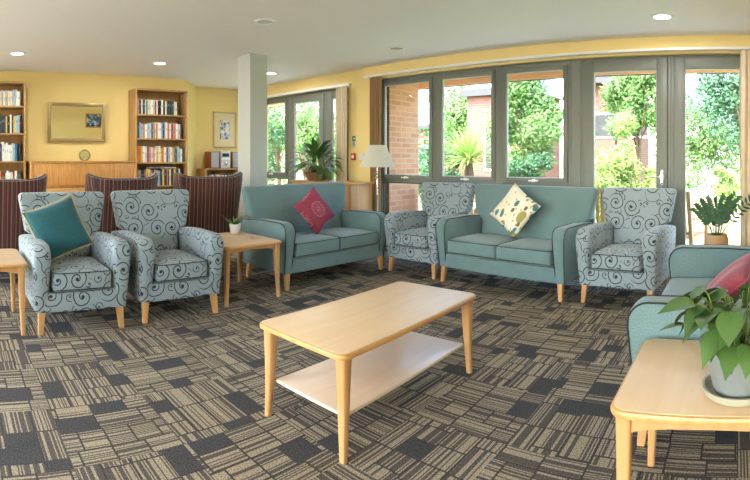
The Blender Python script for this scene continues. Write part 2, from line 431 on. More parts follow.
def loft(bm, loops, cap=True, mi=0):
    rows = [[bm.verts.new(p) for p in lp] for lp in loops]
    n = len(rows[0])
    for a, b_ in zip(rows, rows[1:]):
        for i in range(n):
            f = bm.faces.new((a[i], a[(i + 1) % n], b_[(i + 1) % n], b_[i])); f.material_index = mi
    if cap:
        for rr in (rows[0], rows[-1]):
            f = bm.faces.new(rr); f.material_index = mi
    return bm
def tube(bm, pts, r, n=8, r2=None, mi=0, closed=False):
    pts = [Vector(p) for p in pts]; k = len(pts); loops = []
    up = Vector((0, 0, 1))
    for i, p in enumerate(pts):
        if closed: d = pts[(i + 1) % k] - pts[i - 1]
        else: d = pts[min(i + 1, k - 1)] - pts[max(i - 1, 0)]
        d.normalize()
        a = d.cross(up)
        if a.length < .2: a = d.cross(Vector((1, 0, 0)))
        a.normalize(); b_ = d.cross(a)
        rr = r if r2 is None else r + (r2 - r) * i / (k - 1)
        loops.append([p + (a * math.cos(2 * PI * j / n) + b_ * math.sin(2 * PI * j / n)) * rr for j in range(n)])
    if closed: loops.append(loops[0]); return loft(bm, loops, False, mi)
    return loft(bm, loops, True, mi)
def lathe(bm, prof, n=32, c=(0, 0, 0), mi=0, cap=True):
    loops = [[(c[0] + r * math.cos(2 * PI * j / n), c[1] + r * math.sin(2 * PI * j / n), c[2] + z) for j in range(n)] for r, z in prof]
    return loft(bm, loops, cap, mi)
def rbox(bm, lo, hi, r, cuts=8, crown=0.0, mi=0):
    """rounded soft box (a cushion): inner box plus radius, optional crowned top"""
    t_ = bmesh.new(); bmesh.ops.create_cube(t_, size=2.0)
    bmesh.ops.subdivide_edges(t_, edges=t_.edges[:], cuts=cuts, use_grid_fill=True)
    c = [(a + b_) / 2 for a, b_ in zip(lo, hi)]; h = [(b_ - a) / 2 for a, b_ in zip(lo, hi)]
    inn = [max(x - r, .001) for x in h]
    vm = {}
    for v in t_.verts:
        # concentrate subdivisions near the edges
        p = [math.copysign(1 - (1 - abs(v.co[i])) ** 1.7 * (1 if abs(v.co[i]) < .999 else 0), v.co[i]) * h[i] for i in range(3)]
        q = [max(-inn[i], min(inn[i], p[i])) for i in range(3)]
        d = Vector([p[i] - q[i] for i in range(3)])
        if d.length > 1e-6: d = d.normalized() * r
        co = Vector(q) + d
        if crown:
            k = (1 - min(1, abs(co.x / h[0])) ** 2.4) * (1 - min(1, abs(co.y / h[1])) ** 2.4)
            co.z += crown * k * (1 if co.z > 0 else -.0)
        vm[v] = bm.verts.new(co + Vector(c))
    for f in t_.faces:
        g = bm.faces.new([vm[v] for v in f.verts]); g.material_index = mi
    t_.free(); return bm
def prism(bm, poly, axis, a0, a1, mi=0):
    """poly of 2-D points extruded along axis ('x': points are (y,z); 'z': points are (x,y); 'y': (x,z))"""
    def P(p, a): return {'x': (a, p[0], p[1]), 'y': (p[0], a, p[1]), 'z': (p[0], p[1], a)}[axis]
    return loft(bm, [[P(p, a0) for p in poly], [P(p, a1) for p in poly]], True, mi)
def xf(bm, mat):
    bmesh.ops.transform(bm, matrix=mat, verts=bm.verts); return bm
def leaf(bm, base, d, nrm, ln, wd, bend=.25, shape='oval', mi=0, seg=5):
    """one curved leaf growing from base along d"""
    d = Vector(d).normalized(); nrm = Vector(nrm); side = d.cross(nrm)
    if side.length < .05: side = d.cross(Vector((1, .3, .2)))
    side.normalize(); up = side.cross(d).normalized()
    base = Vector(base); rows = []
    for i in range(seg + 1):
        t_ = i / seg
        if shape == 'heart': w_ = wd * (math.sin(PI * min(1, t_ * .93 + .13)) ** .75) * (1 - .25 * t_)
        elif shape == 'blade': w_ = wd * (1 - t_) ** .6 * min(1, .5 + t_ * 3)
        else: w_ = wd * math.sin(PI * (t_ * .94 + .03))
        p = base + d * (ln * t_) - up * (bend * ln * t_ * t_) 
        rows.append((bm.verts.new(p + side * w_ / 2 + up * w_ * .12), bm.verts.new(p), bm.verts.new(p - side * w_ / 2 + up * w_ * .12)))
    for a, b_ in zip(rows, rows[1:]):
        for j in (0, 1):
            f = bm.faces.new((a[j], a[j + 1], b_[j + 1], b_[j])); f.material_index = mi

# ------------------------------------------------------------------ the room
H = 2.54; WY = 5.2; BX = -7.2; AX = -7.75; RX = 1.55; SY = -3.0; WT = .3
struct('floor', bx(BM(), (-8.1, SY - .3, -.1), (RX + .3, WY + WT, 0)), M['carpet'], smooth=0)
struct('ceiling', bx(BM(), (-8.1, SY - .3, H), (RX + .3, WY + WT, H + .25)), M['ceiling'], smooth=0)
def wall(name, boxes, mat=None):
    bm = BM()
    for lo, hi in boxes: bx(bm, lo, hi)
    return struct(name, bm, mat or M['wall'], smooth=0)
HEAD = 2.37; HEADB = 2.33
wall('wall_window_side', [((-7.75, WY, 0), (-7.5, WY + WT, H)), ((-7.5, WY, HEADB), (-5.12, WY + WT, H)), ((-5.12, WY, 0), (-4.58, WY + WT, H)),
                          ((-4.58, WY, HEAD), (.36, WY + WT, H)), ((.36, WY, 0), (RX + .3, WY + WT, H))])
wall('trim_bulkhead', [((-4.76, WY - .07, 2.42), (RX, WY, H))])
wall('wall_back', [((BX - .3, SY - .3, 0), (BX, 3.6, H))])
bm = BM(); prism(bm, [(BX, 3.6), (AX, 4.12), (AX - .3, 4.12), (AX - .3, 3.6)], 'z', 0, H)
struct('wall_alcove_corner', bm, M['wall'], smooth=0)
wall('wall_alcove', [((AX - .3, 4.12, 0), (AX, WY + WT, H))])
wall('wall_right', [((RX, SY - .3, 0), (RX + .3, WY, H))])
wall('wall_rear', [((BX, SY - .3, 0), (RX, SY, .15)), ((BX, SY - .3, 2.3), (RX, SY, H)), ((BX, SY - .3, .15), (-6.5, SY, 2.3)),
                   ((-3.2, SY - .3, .15), (-2.2, SY, 2.3)), ((1.1, SY - .3, .15), (RX, SY, 2.3))])
wall('pillar', [((-5.24, 3.38, 0), (-4.97, 3.63, H))], M['pillar'])
bpy.data.objects['pillar']['kind'] = 'structure'
wall('baseboard_back', [((BX, SY, 0), (BX + .015, 3.6, .1))], M['white'])
wall('baseboard_alcove', [((AX, 4.12, 0), (AX + .015, WY, .1))], M['white'])
wall('baseboard_window_side', [((-5.15, WY - .015, 0), (-4.5, WY, .1))], M['white'])
wall('baseboard_right', [((RX - .015, SY, 0), (RX, WY, .1))], M['white'])
wall('trim_curtain_rail', [((-4.70, WY - .13, 2.385), (.45, WY - .075, 2.41)), ((-4.70, WY - .075, 2.405), (.45, WY - .0, 2.42))], M['white'])
wall('trim_alcove_rail', [((-7.6, WY - .05, HEADB), (-5.05, WY, HEADB + .035))], M['white'])

def ring(bm, x0, x1, z0, z1, w, y0, y1, wb=None):
    wb = wb or w
    bx(bm, (x0, y0, z0), (x0 + w, y1, z1), .004); bx(bm, (x1 - w, y0, z0), (x1, y1, z1), .004)
    bx(bm, (x0 + w, y0, z1 - w), (x1 - w, y1, z1), .004); bx(bm, (x0 + w, y0, z0), (x1 - w, y1, z0 + wb), .004)
def pane(par, x0, x1, z0, z1, y):
    o = obj('glass_pane', bx(BM(), (x0, y, z0), (x1, y + .006, z1)), M['glass'], par, smooth=0); return o
def sash(par, x0, x1, z0, z1, y, w=.05, wb=None, name='sash'):
    bm = BM(); ring(bm, x0, x1, z0, z1, w, y, y + .06, wb)
    s = obj(name, bm, M['frame'], par)
    bm = BM(); g = .012; w2 = w
    ring(bm, x0 + w2 - .004, x1 - w2 + .004, z0 + (wb or w2) - .004, z1 - w2 + .004, g, y + .012, y + .05)
    obj('glazing_bead', bm, M['bead'], s)
    pane(s, x0 + w2, x1 - w2, z0 + (wb or w2), z1 - w2, y + .03)
    return s
YF = WY + .06
def window(name, x0, x1, top, mid=1.0):
    bm = BM(); ring(bm, x0, x1, 0, top, .05, YF, YF + .08); bx(bm, (x0 + .05, YF, mid - .05), (x1 - .05, YF + .08, mid), .004)
    f = struct(name, bm, M['frame'])
    sash(f, x0 + .05, x1 - .05, mid, top - .05, YF - .015)
    bm = BM(); ring(bm, x0 + .05, x1 - .05, .05, mid - .05, .012, YF + .02, YF + .06); obj('glazing_seal', bm, M['gasket'], f)
    pane(f, x0 + .062, x1 - .062, .062, mid - .062, YF + .04)
    hb = BM(); xm = (x0 + x1) / 2
    bx(hb, (xm - .06, YF - .045, mid + .012), (xm + .06, YF - .03, mid + .03), .004); bx(hb, (xm - .02, YF - .035, mid + .005), (xm + .02, YF - .015, mid + .04), .004)
    obj('window_handle', hb, M['white'], f)
    return f
window('window_1', -4.57, -3.615, HEAD)
window('window_2', -3.615, -2.71, HEAD)
window('window_3', -2.71, -1.80, HEAD)
wall('trim_1', [((-1.80, YF - .01, 0), (-1.70, YF + .09, HEAD))], M['frame'])
def lever(bm, x, z, y, s=1):
    bx(bm, (x - .018, y - .012, z - .11), (x + .018, y, z + .11), .005)
    tube(bm, [(x, y - .01, z + .03), (x, y - .055, z + .03), (x - s * .015, y - .06, z + .03), (x - s * .12, y - .06, z + .028)], .009, 10)
def door(name, x0, x1, top, hs=None, w=.13, wl=None):
    bm = BM(); ring(bm, x0, x1, 0.0, top, .035, YF - .005, YF + .09)
    f = struct(name, bm, M['frame'])
    sash(f, x0 + .037, x1 - .037, .037, top - .037, YF - .02, w, .2, 'door_leaf')
    if hs:
        bm = BM(); lever(bm, x1 - .037 - w / 2 if hs == 'r' else x0 + .037 + w / 2, 1.05, YF - .02, 1 if hs == 'r' else -1)
        obj('door_handle', bm, M['chrome'], f)
    return f
door('door_1', -1.70, -.70, HEAD, 'r', .115)
door('door_2', -.70, .35, HEAD, None, .115)
window('window_4', -7.49, -6.57, HEADB, .98)
door('door_3', -6.57, -5.66, HEADB, None, .11)
door('window_5', -5.66, -5.13, HEADB, None, .10)
for i, (a, b_) in enumerate(((-6.5, -3.2), (-2.2, 1.1))):  # unseen rear windows, put in and made large to brighten the room
    bm = BM(); ring(bm, a, b_, .15, 2.3, .06, SY - .2, SY - .12); bx(bm, ((a + b_) / 2 - .03, SY - .2, .21), ((a + b_) / 2 + .03, SY - .12, 2.24))
    f = struct('window_%d' % (6 + i), bm, M['frame']); pane(f, a + .06, (a + b_) / 2 - .03, .21, 2.24, SY - .165); pane(f, (a + b_) / 2 + .03, b_ - .06, .21, 2.24, SY - .165)

# curtains
def curtain(name, label, x0, x1, y, z0, z1, mat, amp=.022, folds=9):
    bm = BM(); n = folds * 10; fr = []; bk = []
    for zi in range(7):
        z = z0 + (z1 - z0) * zi / 6; row = []
        for i in range(n + 1):
            u = i / n; a = amp * (1.15 - .3 * zi / 6)
            row.append((x0 + (x1 - x0) * u + .006 * math.sin(3 * u * folds + zi), y + a * math.sin(2 * PI * folds * u) * (.8 + .2 * math.sin(5 * u + 2)), z))
        fr.append([(p[0], p[1] - .003, p[2]) for p in row] + [(p[0], p[1] + .003, p[2]) for p in reversed(row)])
    loft(bm, fr)
    return tag(obj(name, bm, mat, smooth=60), label, 'curtain')
curtain('curtain', 'tan pleated curtain at the left end of the long windows behind the table lamp', -4.60, -4.40, WY - .1, .04, 2.38, M['curtain_tan'], .02, 5)
curtain('curtain', 'cream pleated curtain hanging at the right end of the glazed garden doors', .03, .42, WY - .1, .04, 2.38, M['curtain'], .024, 6)
curtain('curtain', 'cream pleated curtain beside the garden door behind the peace lily', -5.30, -5.07, WY - .075, .04, 2.32, M['curtain'], .02, 5)

# ceiling downlights
def downlight(x, y, lit, label):
    o = thing('downlight', label, 'ceiling light', (x, y, H), 0, 'round recessed ceiling lights')
    bm = BM(); lathe(bm, [(.072, -.004), (.078, -.012), (.095, -.012), (.102, -.004), (.102, -.0008), (.072, -.0008)], 40)
    bm.faces.ensure_lookup_table()
    obj('trim_ring', bm, M['white'], o, uv=False)
    bm = BM(); lathe(bm, [(.0715, -.0008), (.0715, -.006), (.05, -.009), (.004, -.010)], 40)
    obj('diffuser', bm, M['lit'] if lit else M['reflector'], o, uv=False)
    if lit:
        d = bpy.data.lights.new('downlight_glow', 'AREA'); d.shape = 'DISK'; d.size = .14; d.energy = LAMP_W; d.color = (1, .96, .90)
        l = bpy.data.objects.new('downlight_glow', d); COL.objects.link(l); l.parent = o; l.location = (0, 0, -.016)
    return o
M['reflector'] = plain('unlit lamp reflector', srgb(150, 146, 136), .35, .4)
def onceil(px, py):
    a = (px - 375) / FPX - .724; r = (H - EYE) * FPX / (158 - py); return r * math.sin(a), r * math.cos(a)
# positions worked out once from the plan of the ceiling
for (x, y, lit, lb) in ((-3.72, 2.70, False, 'large unlit round downlight in the ceiling in front of the pillar'),
                        (-3.60, 4.45, False, 'unlit round downlight in the ceiling above the left garden windows'),
                        (-.66, 4.39, True, 'bright lit round downlight in the ceiling in front of the garden doors'),
                        (-5.95, .79, True, 'bright lit round downlight in the ceiling near the left bookcase'),
                        (-6.06, 2.68, True, 'bright lit round downlight in the ceiling before the tall bookcase by the alcove'),
                        (-5.95, 4.42, True, 'lit round downlight in the ceiling just right of the pillar'),
                        (-3.4, -1.2, True, 'added unseen lit downlight behind the viewer on the left'),  # this lamp and the next are unseen, added to light the room
                                                (-.6, -1.6, True, 'added unseen lit downlight behind the viewer on the right')):
    downlight(x, y, lit, lb)

# ------------------------------------------------------------------ upholstered seats (front faces -Y, origin on the floor)
def sup(hw, yf, yr, z, n=36, e=5.0, wing=0.0):
    out = []
    cy, hy = (yf + yr) / 2, (yr - yf) / 2
    for i in range(n):
        a = 2 * PI * i / n; c, s = math.cos(a), math.sin(a)
        x = hw * math.copysign(abs(c) ** (2 / e), c); y = cy + hy * math.copysign(abs(s) ** (2 / e), s)
        out.append((x, y - wing * (abs(x) / hw) ** 3, z))
    return out
def seat_unit(name, label, cat, W_, ncush, mat, pipe, group, D=.84, top=.98):
    t = thing(name, label, cat, (0, 0, 0), 0, group)
    hw = W_ / 2; ft, bk_ = -D / 2, D / 2; aw = .125
    iw = hw - aw - .02                                    # half width between the arms
    # base / front rail
    bm = BM(); rbox(bm, (-hw + .07, ft + .035, .155), (hw - .07, bk_ - .06, .302), .02, 6)
    obj('seat_base', bm, mat, t)
    # arms
    for s in (-1, 1):
        bm = BM(); poly = []
        fy = ft
        pts = [(fy + .045, .16), (fy + .012, .40), (fy, .54)]
        rr = .095
        for k in range(9):
            a = PI - PI / 2 * k / 8
            pts.append((fy + rr + rr * math.cos(a), .655 - rr + rr * math.sin(a)))
        pts += [(0.0, .655), (bk_ - .16, .635), (bk_ - .03, .61), (bk_ - .05, .16)]
        def sec(u, shrink):
            out = []
            cx_ = sum(p[0] for p in pts) / len(pts); cz = sum(p[1] for p in pts) / len(pts)
            for (y, z) in pts:
                k = min(1, z / .6)
                xo = hw - .03 + .03 * k; xi = hw - aw + .015 * (1 - k) - .01 * k
                x = xi + (xo - xi) * u
                yy = y + (shrink if y < cx_ else -shrink) ; zz = z - shrink if z > .4 else z + shrink * .3
                out.append((s * x, yy, zz))
            return out
        loft(bm, [sec(0, .022), sec(.07, .008), sec(.2, 0), sec(.8, 0), sec(.93, .008), sec(1, .022)])
        arm = obj('arm', bm, mat, t, smooth=50)
        if pipe:
            for u in (.06, .94):
                pl = [Vector(p) for p in sec(u, .004)][:14]
                obj('piping', tube(BM(), pl, .0042, 6), pipe, arm)
    # back: wraps from the base to a flared top
    def bkloop(z):
        k = (z - .3) / (top - .3)
        if z < .60: w = iw
        else: w = iw + (hw - .055 - iw) * min(1, (z - .60) / .06) + .07 * max(0, (z - .62) / .36)
        yf = .13 + .165 * k; yr = bk_ - .05 + .05 * k
        return w, yf, yr
    loops = []
    zs = [.30, .40, .5, .58, .62, .64, .66, .69, .75, .82, .89, .94]
    for z in zs:
        w, yf, yr = bkloop(z); loops.append(sup(w, yf - (.012 if .4 < z < .9 else 0), yr, z, 44, 6, .03 * max(0, (z - .6) / .38)))
    for dz, ins in ((.022, .004), (.036, .014), (.044, .03)):
        w, yf, yr = bkloop(.94); loops.append(sup(w - ins, yf + ins, yr - ins, .94 + dz * (top - .94) / .044, 44, 6, .03))
    bm = BM(); loft(bm, loops)
    back = obj('backrest', bm, mat, t, smooth=50)
    if False:
        w, yf, yr = bkloop(.94)
        lp = sup(w - .002, yf + .0, yr + .002, .958, 44, 6, .03)
        half = [p for p in lp]
        obj('piping', tube(BM(), half, .005, 6, closed=True), pipe, back)
    # outer back panel below the flare
    bm = BM(); rbox(bm, (-iw, bk_ - .11, .165), (iw, bk_ - .055, .60), .015, 4); obj('back_panel', bm, mat, t)
    # cushions
    cw = 2 * iw / ncush
    for k in range(ncush):
        x0 = -iw + cw * k + .004; x1 = x0 + cw - .008
        bm = BM(); rbox(bm, (x0, ft + .012, .305), (x1, .16, .452), .032, 9, .022)
        c = obj('seat_cushion', bm, mat, t, smooth=60)
        for z in (.322, .444):
            fr = [(x0 + .008, .02, z), (x0 + .004, ft + .06, z), (x0 + .012, ft + .028, z), (x0 + .035, ft + .0145, z), ((x0 + x1) / 2, ft + .012, z), (x1 - .035, ft + .0145, z), (x1 - .012, ft + .028, z), (x1 - .004, ft + .06, z), (x1 - .008, .02, z)]
            obj('piping', tube(BM(), fr, .004, 6), pipe or M['piping'], c)
    # legs
    for sx in (-1, 1):
        for sy in (-1, 1):
            bm = BM(); x, y = sx * (hw - .075), (ft + .075 if sy < 0 else bk_ - .12)
            ox, oy = sx * .012, sy * .02
            loops = []
            for z, h_, k in ((0, .016, 1), (.004, .018, 1), (.17, .026, 0)):
                loops.append([(x + ox * k + h_ * a, y + oy * k + h_ * b_, z) for a, b_ in ((-1, -1), (1, -1), (1, 1), (-1, 1))])
            loft(bm, loops)
            bmesh.ops.bevel(bm, geom=bm.edges[:], offset=.003, segments=1, affect='EDGES')
            obj('leg', bm, M['beech'], t)
    return t

GA = 'scroll patterned armchairs'
chair_a = seat_unit('armchair', 'blue-grey scroll-patterned armchair at left holding the dark teal cushion', 'armchair', .745, 1, M['swirl'], None, GA)
chair_a.location = (-3.93, .95, 0); chair_a.rotation_euler[2] = R(90)
dup(chair_a, (-3.95, 1.785, 0), R(88), 'blue-grey scroll-patterned armchair without a cushion, left of the table with the small white plant pot')
dup(chair_a, (-3.305, 4.72, 0), R(-2), 'blue-grey scroll-patterned armchair in the corner under the garden window beside the table lamp')
dup(chair_a, (-1.0, 4.56, 0), R(-5), 'blue-grey scroll-patterned armchair in front of the glazed garden door')
GS = 'teal two-seat sofas'
sofa_a = seat_unit('sofa', 'teal two-seat sofa holding the raspberry pink cushion, in front of the peace lily', 'sofa', 1.48, 2, M['sofa'], M['piping'], GS)
sofa_a.location = (-4.13, 3.68, 0); sofa_a.rotation_euler[2] = R(89)
sofa_b = dup(sofa_a, (-2.17, 4.61, 0), R(-6), 'teal two-seat sofa under the garden windows holding the cream floral cushion')
sofa_c = dup(sofa_a, (-.06, 2.87, 0), R(-90), 'teal sofa at the right edge, side on, behind the table with the leafy pothos')

# striped chairs with wrapping backs
def wing_chair(label):
    t = thing('striped_armchair', label, 'armchair', (0, 0, 0), 0, 'maroon striped armchairs with high curved backs')
    n = 28
    def arc(rx, ry, z, lean=0, a0=-8, a1=188):
        return [(rx * math.cos(R(a0 + (a1 - a0) * i / n)), .02 + lean + ry * math.sin(R(a0 + (a1 - a0) * i / n)), z) for i in range(n + 1)]
    loops = []; rows = []
    for k in range(15):
        u = min(1, k / 13); row_o = []; row_i = []
        for i in range(n + 1):
            a = R(-8 + 196 * i / n); sn = math.sin(a); s = max(0, sn); cs = math.cos(a)
            px, py = math.copysign(abs(cs) ** .62, cs), s ** .62
            k_ = min(1, max(0, (s - .10) / .35)); k_ = k_ * k_ * (3 - 2 * k_)
            topz = .62 + .49 * k_ - .055 * max(0, s - .45) / .55
            z = .16 + (topz - .16) * u - (.0 if k < 14 else -.010)
            fl = .80 + .31 * z / 1.1
            ly = .05 * (z / 1.08); q = {13: .006, 14: .03}.get(k, 0)
            fw = -.3 * max(0, -sn)
            row_o.append(((.385 * fl - q) * px, ly + (.40 - q) * py * fl + fw, z))
            row_i.append(((.30 * fl + q) * px, ly + (.31 + q) * py * fl + fw, z))
        rows.append(row_o + row_i[::-1])
    top = [(p[0], p[1], p[2] + .0) for p in rows[-1]]
    bm = BM(); loft(bm, rows)
    o = obj('wrap_back', bm, M['striped'], t, smooth=40, uv=False)
    me = o.data; uvl = me.uv_layers.new(name='UVMap')
    for p in me.polygons:
        for li in p.loop_indices:
            c = me.vertices[me.loops[li].vertex_index].co
            uvl.data[li].uv = (c.x if abs(c.x) < .30 and c.y > .2 else math.copysign(.30, c.x) + (.40 - c.y) * math.copysign(1, c.x), c.z)
    bm = BM(); lp = [(p[0], p[1], p[2]) for p in rows[-1][: n + 1]]
    obj('piping', tube(BM(), lp, .007, 6), M['piping'], o)
    bm.free()
    bm = BM()
    rbox(bm, (-.27, -.36, .16), (.27, .2, .33), .02, 5)
    obj('seat_base', bm, M['striped'], t)
    bm = BM(); rbox(bm, (-.268, -.38, .335), (.268, .22, .46), .03, 8, .02); obj('seat_cushion', bm, M['striped'], t)
    for s in (-1, 1):
        bm = BM(); rbox(bm, (s * .33 - .055, -.38, .16), (s * .33 + .055, .02, .62), .04, 7); obj('arm', bm, M['striped'], t)
        for y in (-.32, .26):
            bm = BM(); lathe(bm, [(.014, 0), (.024, .16)], 12, (s * (.28 if y < 0 else .2), y, 0)); obj('leg', bm, M['beech'], t)
    return t
w1 = wing_chair('maroon striped armchair seen from behind, farthest left, above the light wood end table')
w1.location = (-5.24, .56, 0); w1.rotation_euler[2] = R(-90)
dup(w1, (-5.22, 1.76, 0), R(-92), 'maroon striped armchair seen from behind, between the two front patterned armchairs')
dup(w1, (-5.22, 2.88, 0), R(-108), 'maroon striped armchair seen from behind, just left of the pillar')

# ------------------------------------------------------------------ cushions
def pillow(name, label, side, thick, mat, trim, place, spin, lean, extra=0.0):
    bm = BM(); n = 16; g = {}
    for sgn in (1, -1):
        for i in range(n + 1):
            for j in range(n + 1):
                u, v = 2 * i / n - 1, 2 * j / n - 1
                edge = (1 - abs(u) ** 2.6) * (1 - abs(v) ** 2.6)
                if edge <= 1e-6 and sgn < 0: g[(sgn, i, j)] = g[(1, i, j)]; continue
                x = u * side / 2 * (1 - .07 * (1 - abs(v) ** 2)); z = v * side / 2 * (1 - .07 * (1 - abs(u) ** 2))
                y = -sgn * thick / 2 * max(edge, 0) ** .55 + .006 * math.sin(7 * u + 3 * v) * edge
                g[(sgn, i, j)] = bm.verts.new((x, y, z))
        for i in range(n):
            for j in range(n):
                bm.faces.new((g[(sgn, i, j)], g[(sgn, i + 1, j)], g[(sgn, i + 1, j + 1)], g[(sgn, i, j + 1)]))
    o = obj(name, bm, mat, smooth=180)
    tag(o, label, 'cushion')
    if trim:
        lp = []
        for k in range(4 * n):
            s_, r_ = divmod(k, n); u = 2 * r_ / n - 1
            q = [(u, -1), (1, u), (-u, 1), (-1, -u)][s_]
            lp.append((q[0] * side / 2 * (1 - .07 * (1 - q[1] ** 2)), 0, q[1] * side / 2 * (1 - .07 * (1 - q[0] ** 2))))
        obj('cushion_piping', tube(BM(), lp, .006, 6, closed=True), trim, o)
    seat, lx, ly, lz = place
    o.matrix_world = seat @ Matrix.Translation((lx, ly, lz)) @ Matrix.Rotation(lean, 4, 'X') @ Matrix.Rotation(spin, 4, 'Y')
    return o
def SM(x, y, rz): return Matrix.Translation((x, y, 0)) @ Matrix.Rotation(rz, 4, 'Z')
pillow('scatter_cushion', 'dark teal velvet cushion with gold piping on the far left patterned armchair', .44, .14, M['teal'], M['teal_trim'], (SM(-3.93, .95, R(90)), -.11, -.045, .72), R(-20), R(-22))
pillow('scatter_cushion', 'raspberry pink cushion standing on one corner on the sofa beside the pillar', .41, .13, M['medallion'], None, (SM(-4.13, 3.68, R(89)), -.05, -.05, .705), R(60), R(-24))
pillow('scatter_cushion', 'cream floral cushion standing on one corner on the sofa under the windows', .43, .13, M['floral'], None, (SM(-2.17, 4.61, R(-6)), -.03, .0, .745), R(34), R(-20))
pillow('scatter_cushion', 'pink cushion on the right-hand sofa, half hidden by the pothos leaves', .40, .13, M['magenta'], M['magenta'], (SM(-.06, 2.87, R(-90)), .27, .02, .625), R(20), R(-48))

# ------------------------------------------------------------------ tables
def rrect(x0, x1, y0, y1, r, n=8):
    out = []
    for cx, cy, a0 in ((x1 - r, y1 - r, 0), (x0 + r, y1 - r, 90), (x0 + r, y0 + r, 180), (x1 - r, y0 + r, 270)):
        for k in range(n + 1):
            a = R(a0 + 90 * k / n); out.append((cx + r * math.cos(a), cy + r * math.sin(a)))
    return out
def slab(bm, hx, hy, z0, z1, r, bev=.008):
    def lp(ins, z): return [(x, y, z) for x, y in rrect(-hx + ins, hx - ins, -hy + ins, hy - ins, max(r - ins, .005))]
    return loft(bm, [lp(bev, z0), lp(bev * .3, z0 + bev * .3), lp(0, z0 + bev), lp(0, z1 - bev), lp(bev * .3, z1 - bev * .3), lp(bev, z1)])
def table_leg(sx, sy, hx, hy, h, top=.024, foot=.015, splay=.02, inn=0):
    bm = BM(); loops = []
    for k in range(9):
        u = k / 8; z = h * u; rr = foot + (top - foot) * u ** 1.1
        off = splay * (1 - u) ** 2.2
        cx, cy = sx * (hx + off), sy * (hy + off)
        loops.append([(cx + rr * math.copysign(abs(math.cos(a)) ** .55, math.cos(a)), cy + rr * math.copysign(abs(math.sin(a)) ** .55, math.sin(a)), z) for a in [2 * PI * j / 20 for j in range(20)]])
    return loft(bm, loops)
def table(name, label, cat, hx, hy, h, shelf=None, group=None):
    t = thing(name, label, cat, (0, 0, 0), 0, group)
    bm = BM(); slab(bm, hx, hy, h - .028, h - .002, .055, .009)
    e = obj('tabletop', bm, M['beech_edge'], t, smooth=40)
    bm = BM(); slab(bm, hx - .010, hy - .010, h - .0018, h, .046, .0006); obj('laminate_surface', bm, M['laminate'], e)
    for sx in (-1, 1):
        for sy in (-1, 1): obj('leg', table_leg(sx, sy, hx - (.05 if shelf else .045), hy - (.06 if shelf else .045), h - .0285, .031 if shelf else .026, .015, .010 if shelf else .012), M['beech'], t, smooth=50)
    if shelf:
        z, kx, ky = shelf
        bm = BM(); slab(bm, kx, ky, z - .016, z, .01, .003); obj('shelf', bm, M['shelf_lam'], t)
        bm = BM(); bx(bm, (-hx + .09, -.02, h - .05), (hx - .09, .02, h - .0285), .003); obj('cross_rail', bm, M['beech'], t)
    else:
        for ax in (0, 1):
            for s in (-1, 1):
                L_ = (hx if ax == 0 else hy) - .066; pos = s * ((hy if ax == 0 else hx) - .045)
                poly = [(-L_, h - .0285), (L_, h - .0285), (L_, h - .085)] + [(L_ * math.cos(PI * k / 12), h - .085 + .03 * math.sin(PI * k / 12)) for k in range(1, 12)] + [(-L_, h - .085)]
                bm = BM(); prism(bm, poly, 'y' if ax == 0 else 'x', pos - .01, pos + .01)
                obj('apron', bm, M['beech'], t)
    return t
ct = table('coffee_table', 'light beech rectangular coffee table with a lower shelf standing alone mid-room', 'table', .298, .59, .466, (.18, .235, .51))
ct.location = (-1.765, 2.02, 0); ct.rotation_euler[2] = R(1.6)
et = table('end_table', 'light beech end table at the left picture edge beside the armchair with teal cushion', 'table', .315, .315, .52, None, 'square beech end tables')
et.location = (-3.86, .235, 0)
dup(et, (-4.0, 2.53, 0), R(0), 'light beech end table between the patterned armchair and the sofa with raspberry cushion').scale = (1.17, 1, 1)
dup(et, (-.075, 1.775, 0), R(0), 'light beech square end table in the right foreground carrying the potted pothos')
dup(et, (-4.10, 4.74, 0), 0, 'light beech square end table in the corner carrying the white-shaded lamp')

# ------------------------------------------------------------------ books and bookcases
BK = {}
def book_mesh(cname, rgb, band):
    bm = BM()
    # unit book: spine faces +X, thickness along Y (0..1), height Z (0..1), depth X (-1..0)
    bx(bm, (-1, 0, 0), (0, .13, 1)); bx(bm, (-1, .87, 0), (0, 1, 1))
    prism(bm, [(0, 0), (.035, .2), (.045, .5), (.035, .8), (0, 1), (-.03, 1), (-.03, 0)], 'z', 0, 1)
    bx(bm, (-.97, .13, .02), (-.03, .87, .98), mi=1)
    bx(bm, (.036, .3, band), (.047, .7, band + (.3 if band < .4 else .14)), mi=2)
    me = bpy.data.meshes.new('book')
    bmesh.ops.recalc_face_normals(bm, faces=bm.faces); bm.to_mesh(me); bm.free()
    for m_ in (plain('book cover ' + cname, srgb(*rgb), .5, var=.03), M['pages'],
               plain('spine title ' + cname, srgb(*((130, 126, 116) if sum(rgb) < 400 else tuple(int(v * .75) for v in rgb))), .5)): me.materials.append(m_)
    return me
PAL = [('white', (232, 230, 224)), ('cream', (222, 210, 180)), ('dark blue', (36, 48, 84)), ('black', (34, 32, 34)), ('red', (156, 40, 44)), ('pale blue', (148, 176, 202)),
       ('orange', (208, 120, 52)), ('pale grey', (186, 188, 190)), ('dark green', (38, 76, 58)), ('teal', (44, 116, 134)), ('pink', (208, 128, 146)), ('yellow', (216, 186, 70)), ('purple', (104, 76, 120)), ('brown', (112, 80, 60))]
for i, (n, c) in enumerate(PAL): BK[n] = book_mesh(n, c, (.5, .3, .62)[i % 3])
ORD = 'first second third fourth fifth sixth seventh eighth ninth tenth eleventh twelfth thirteenth fourteenth fifteenth sixteenth seventeenth eighteenth nineteenth twentieth'.split()
ORD += ['twenty-' + o for o in ORD[:9]] + ['thirtieth'] + ['thirty-' + o for o in ORD[:9]] + ['fortieth']
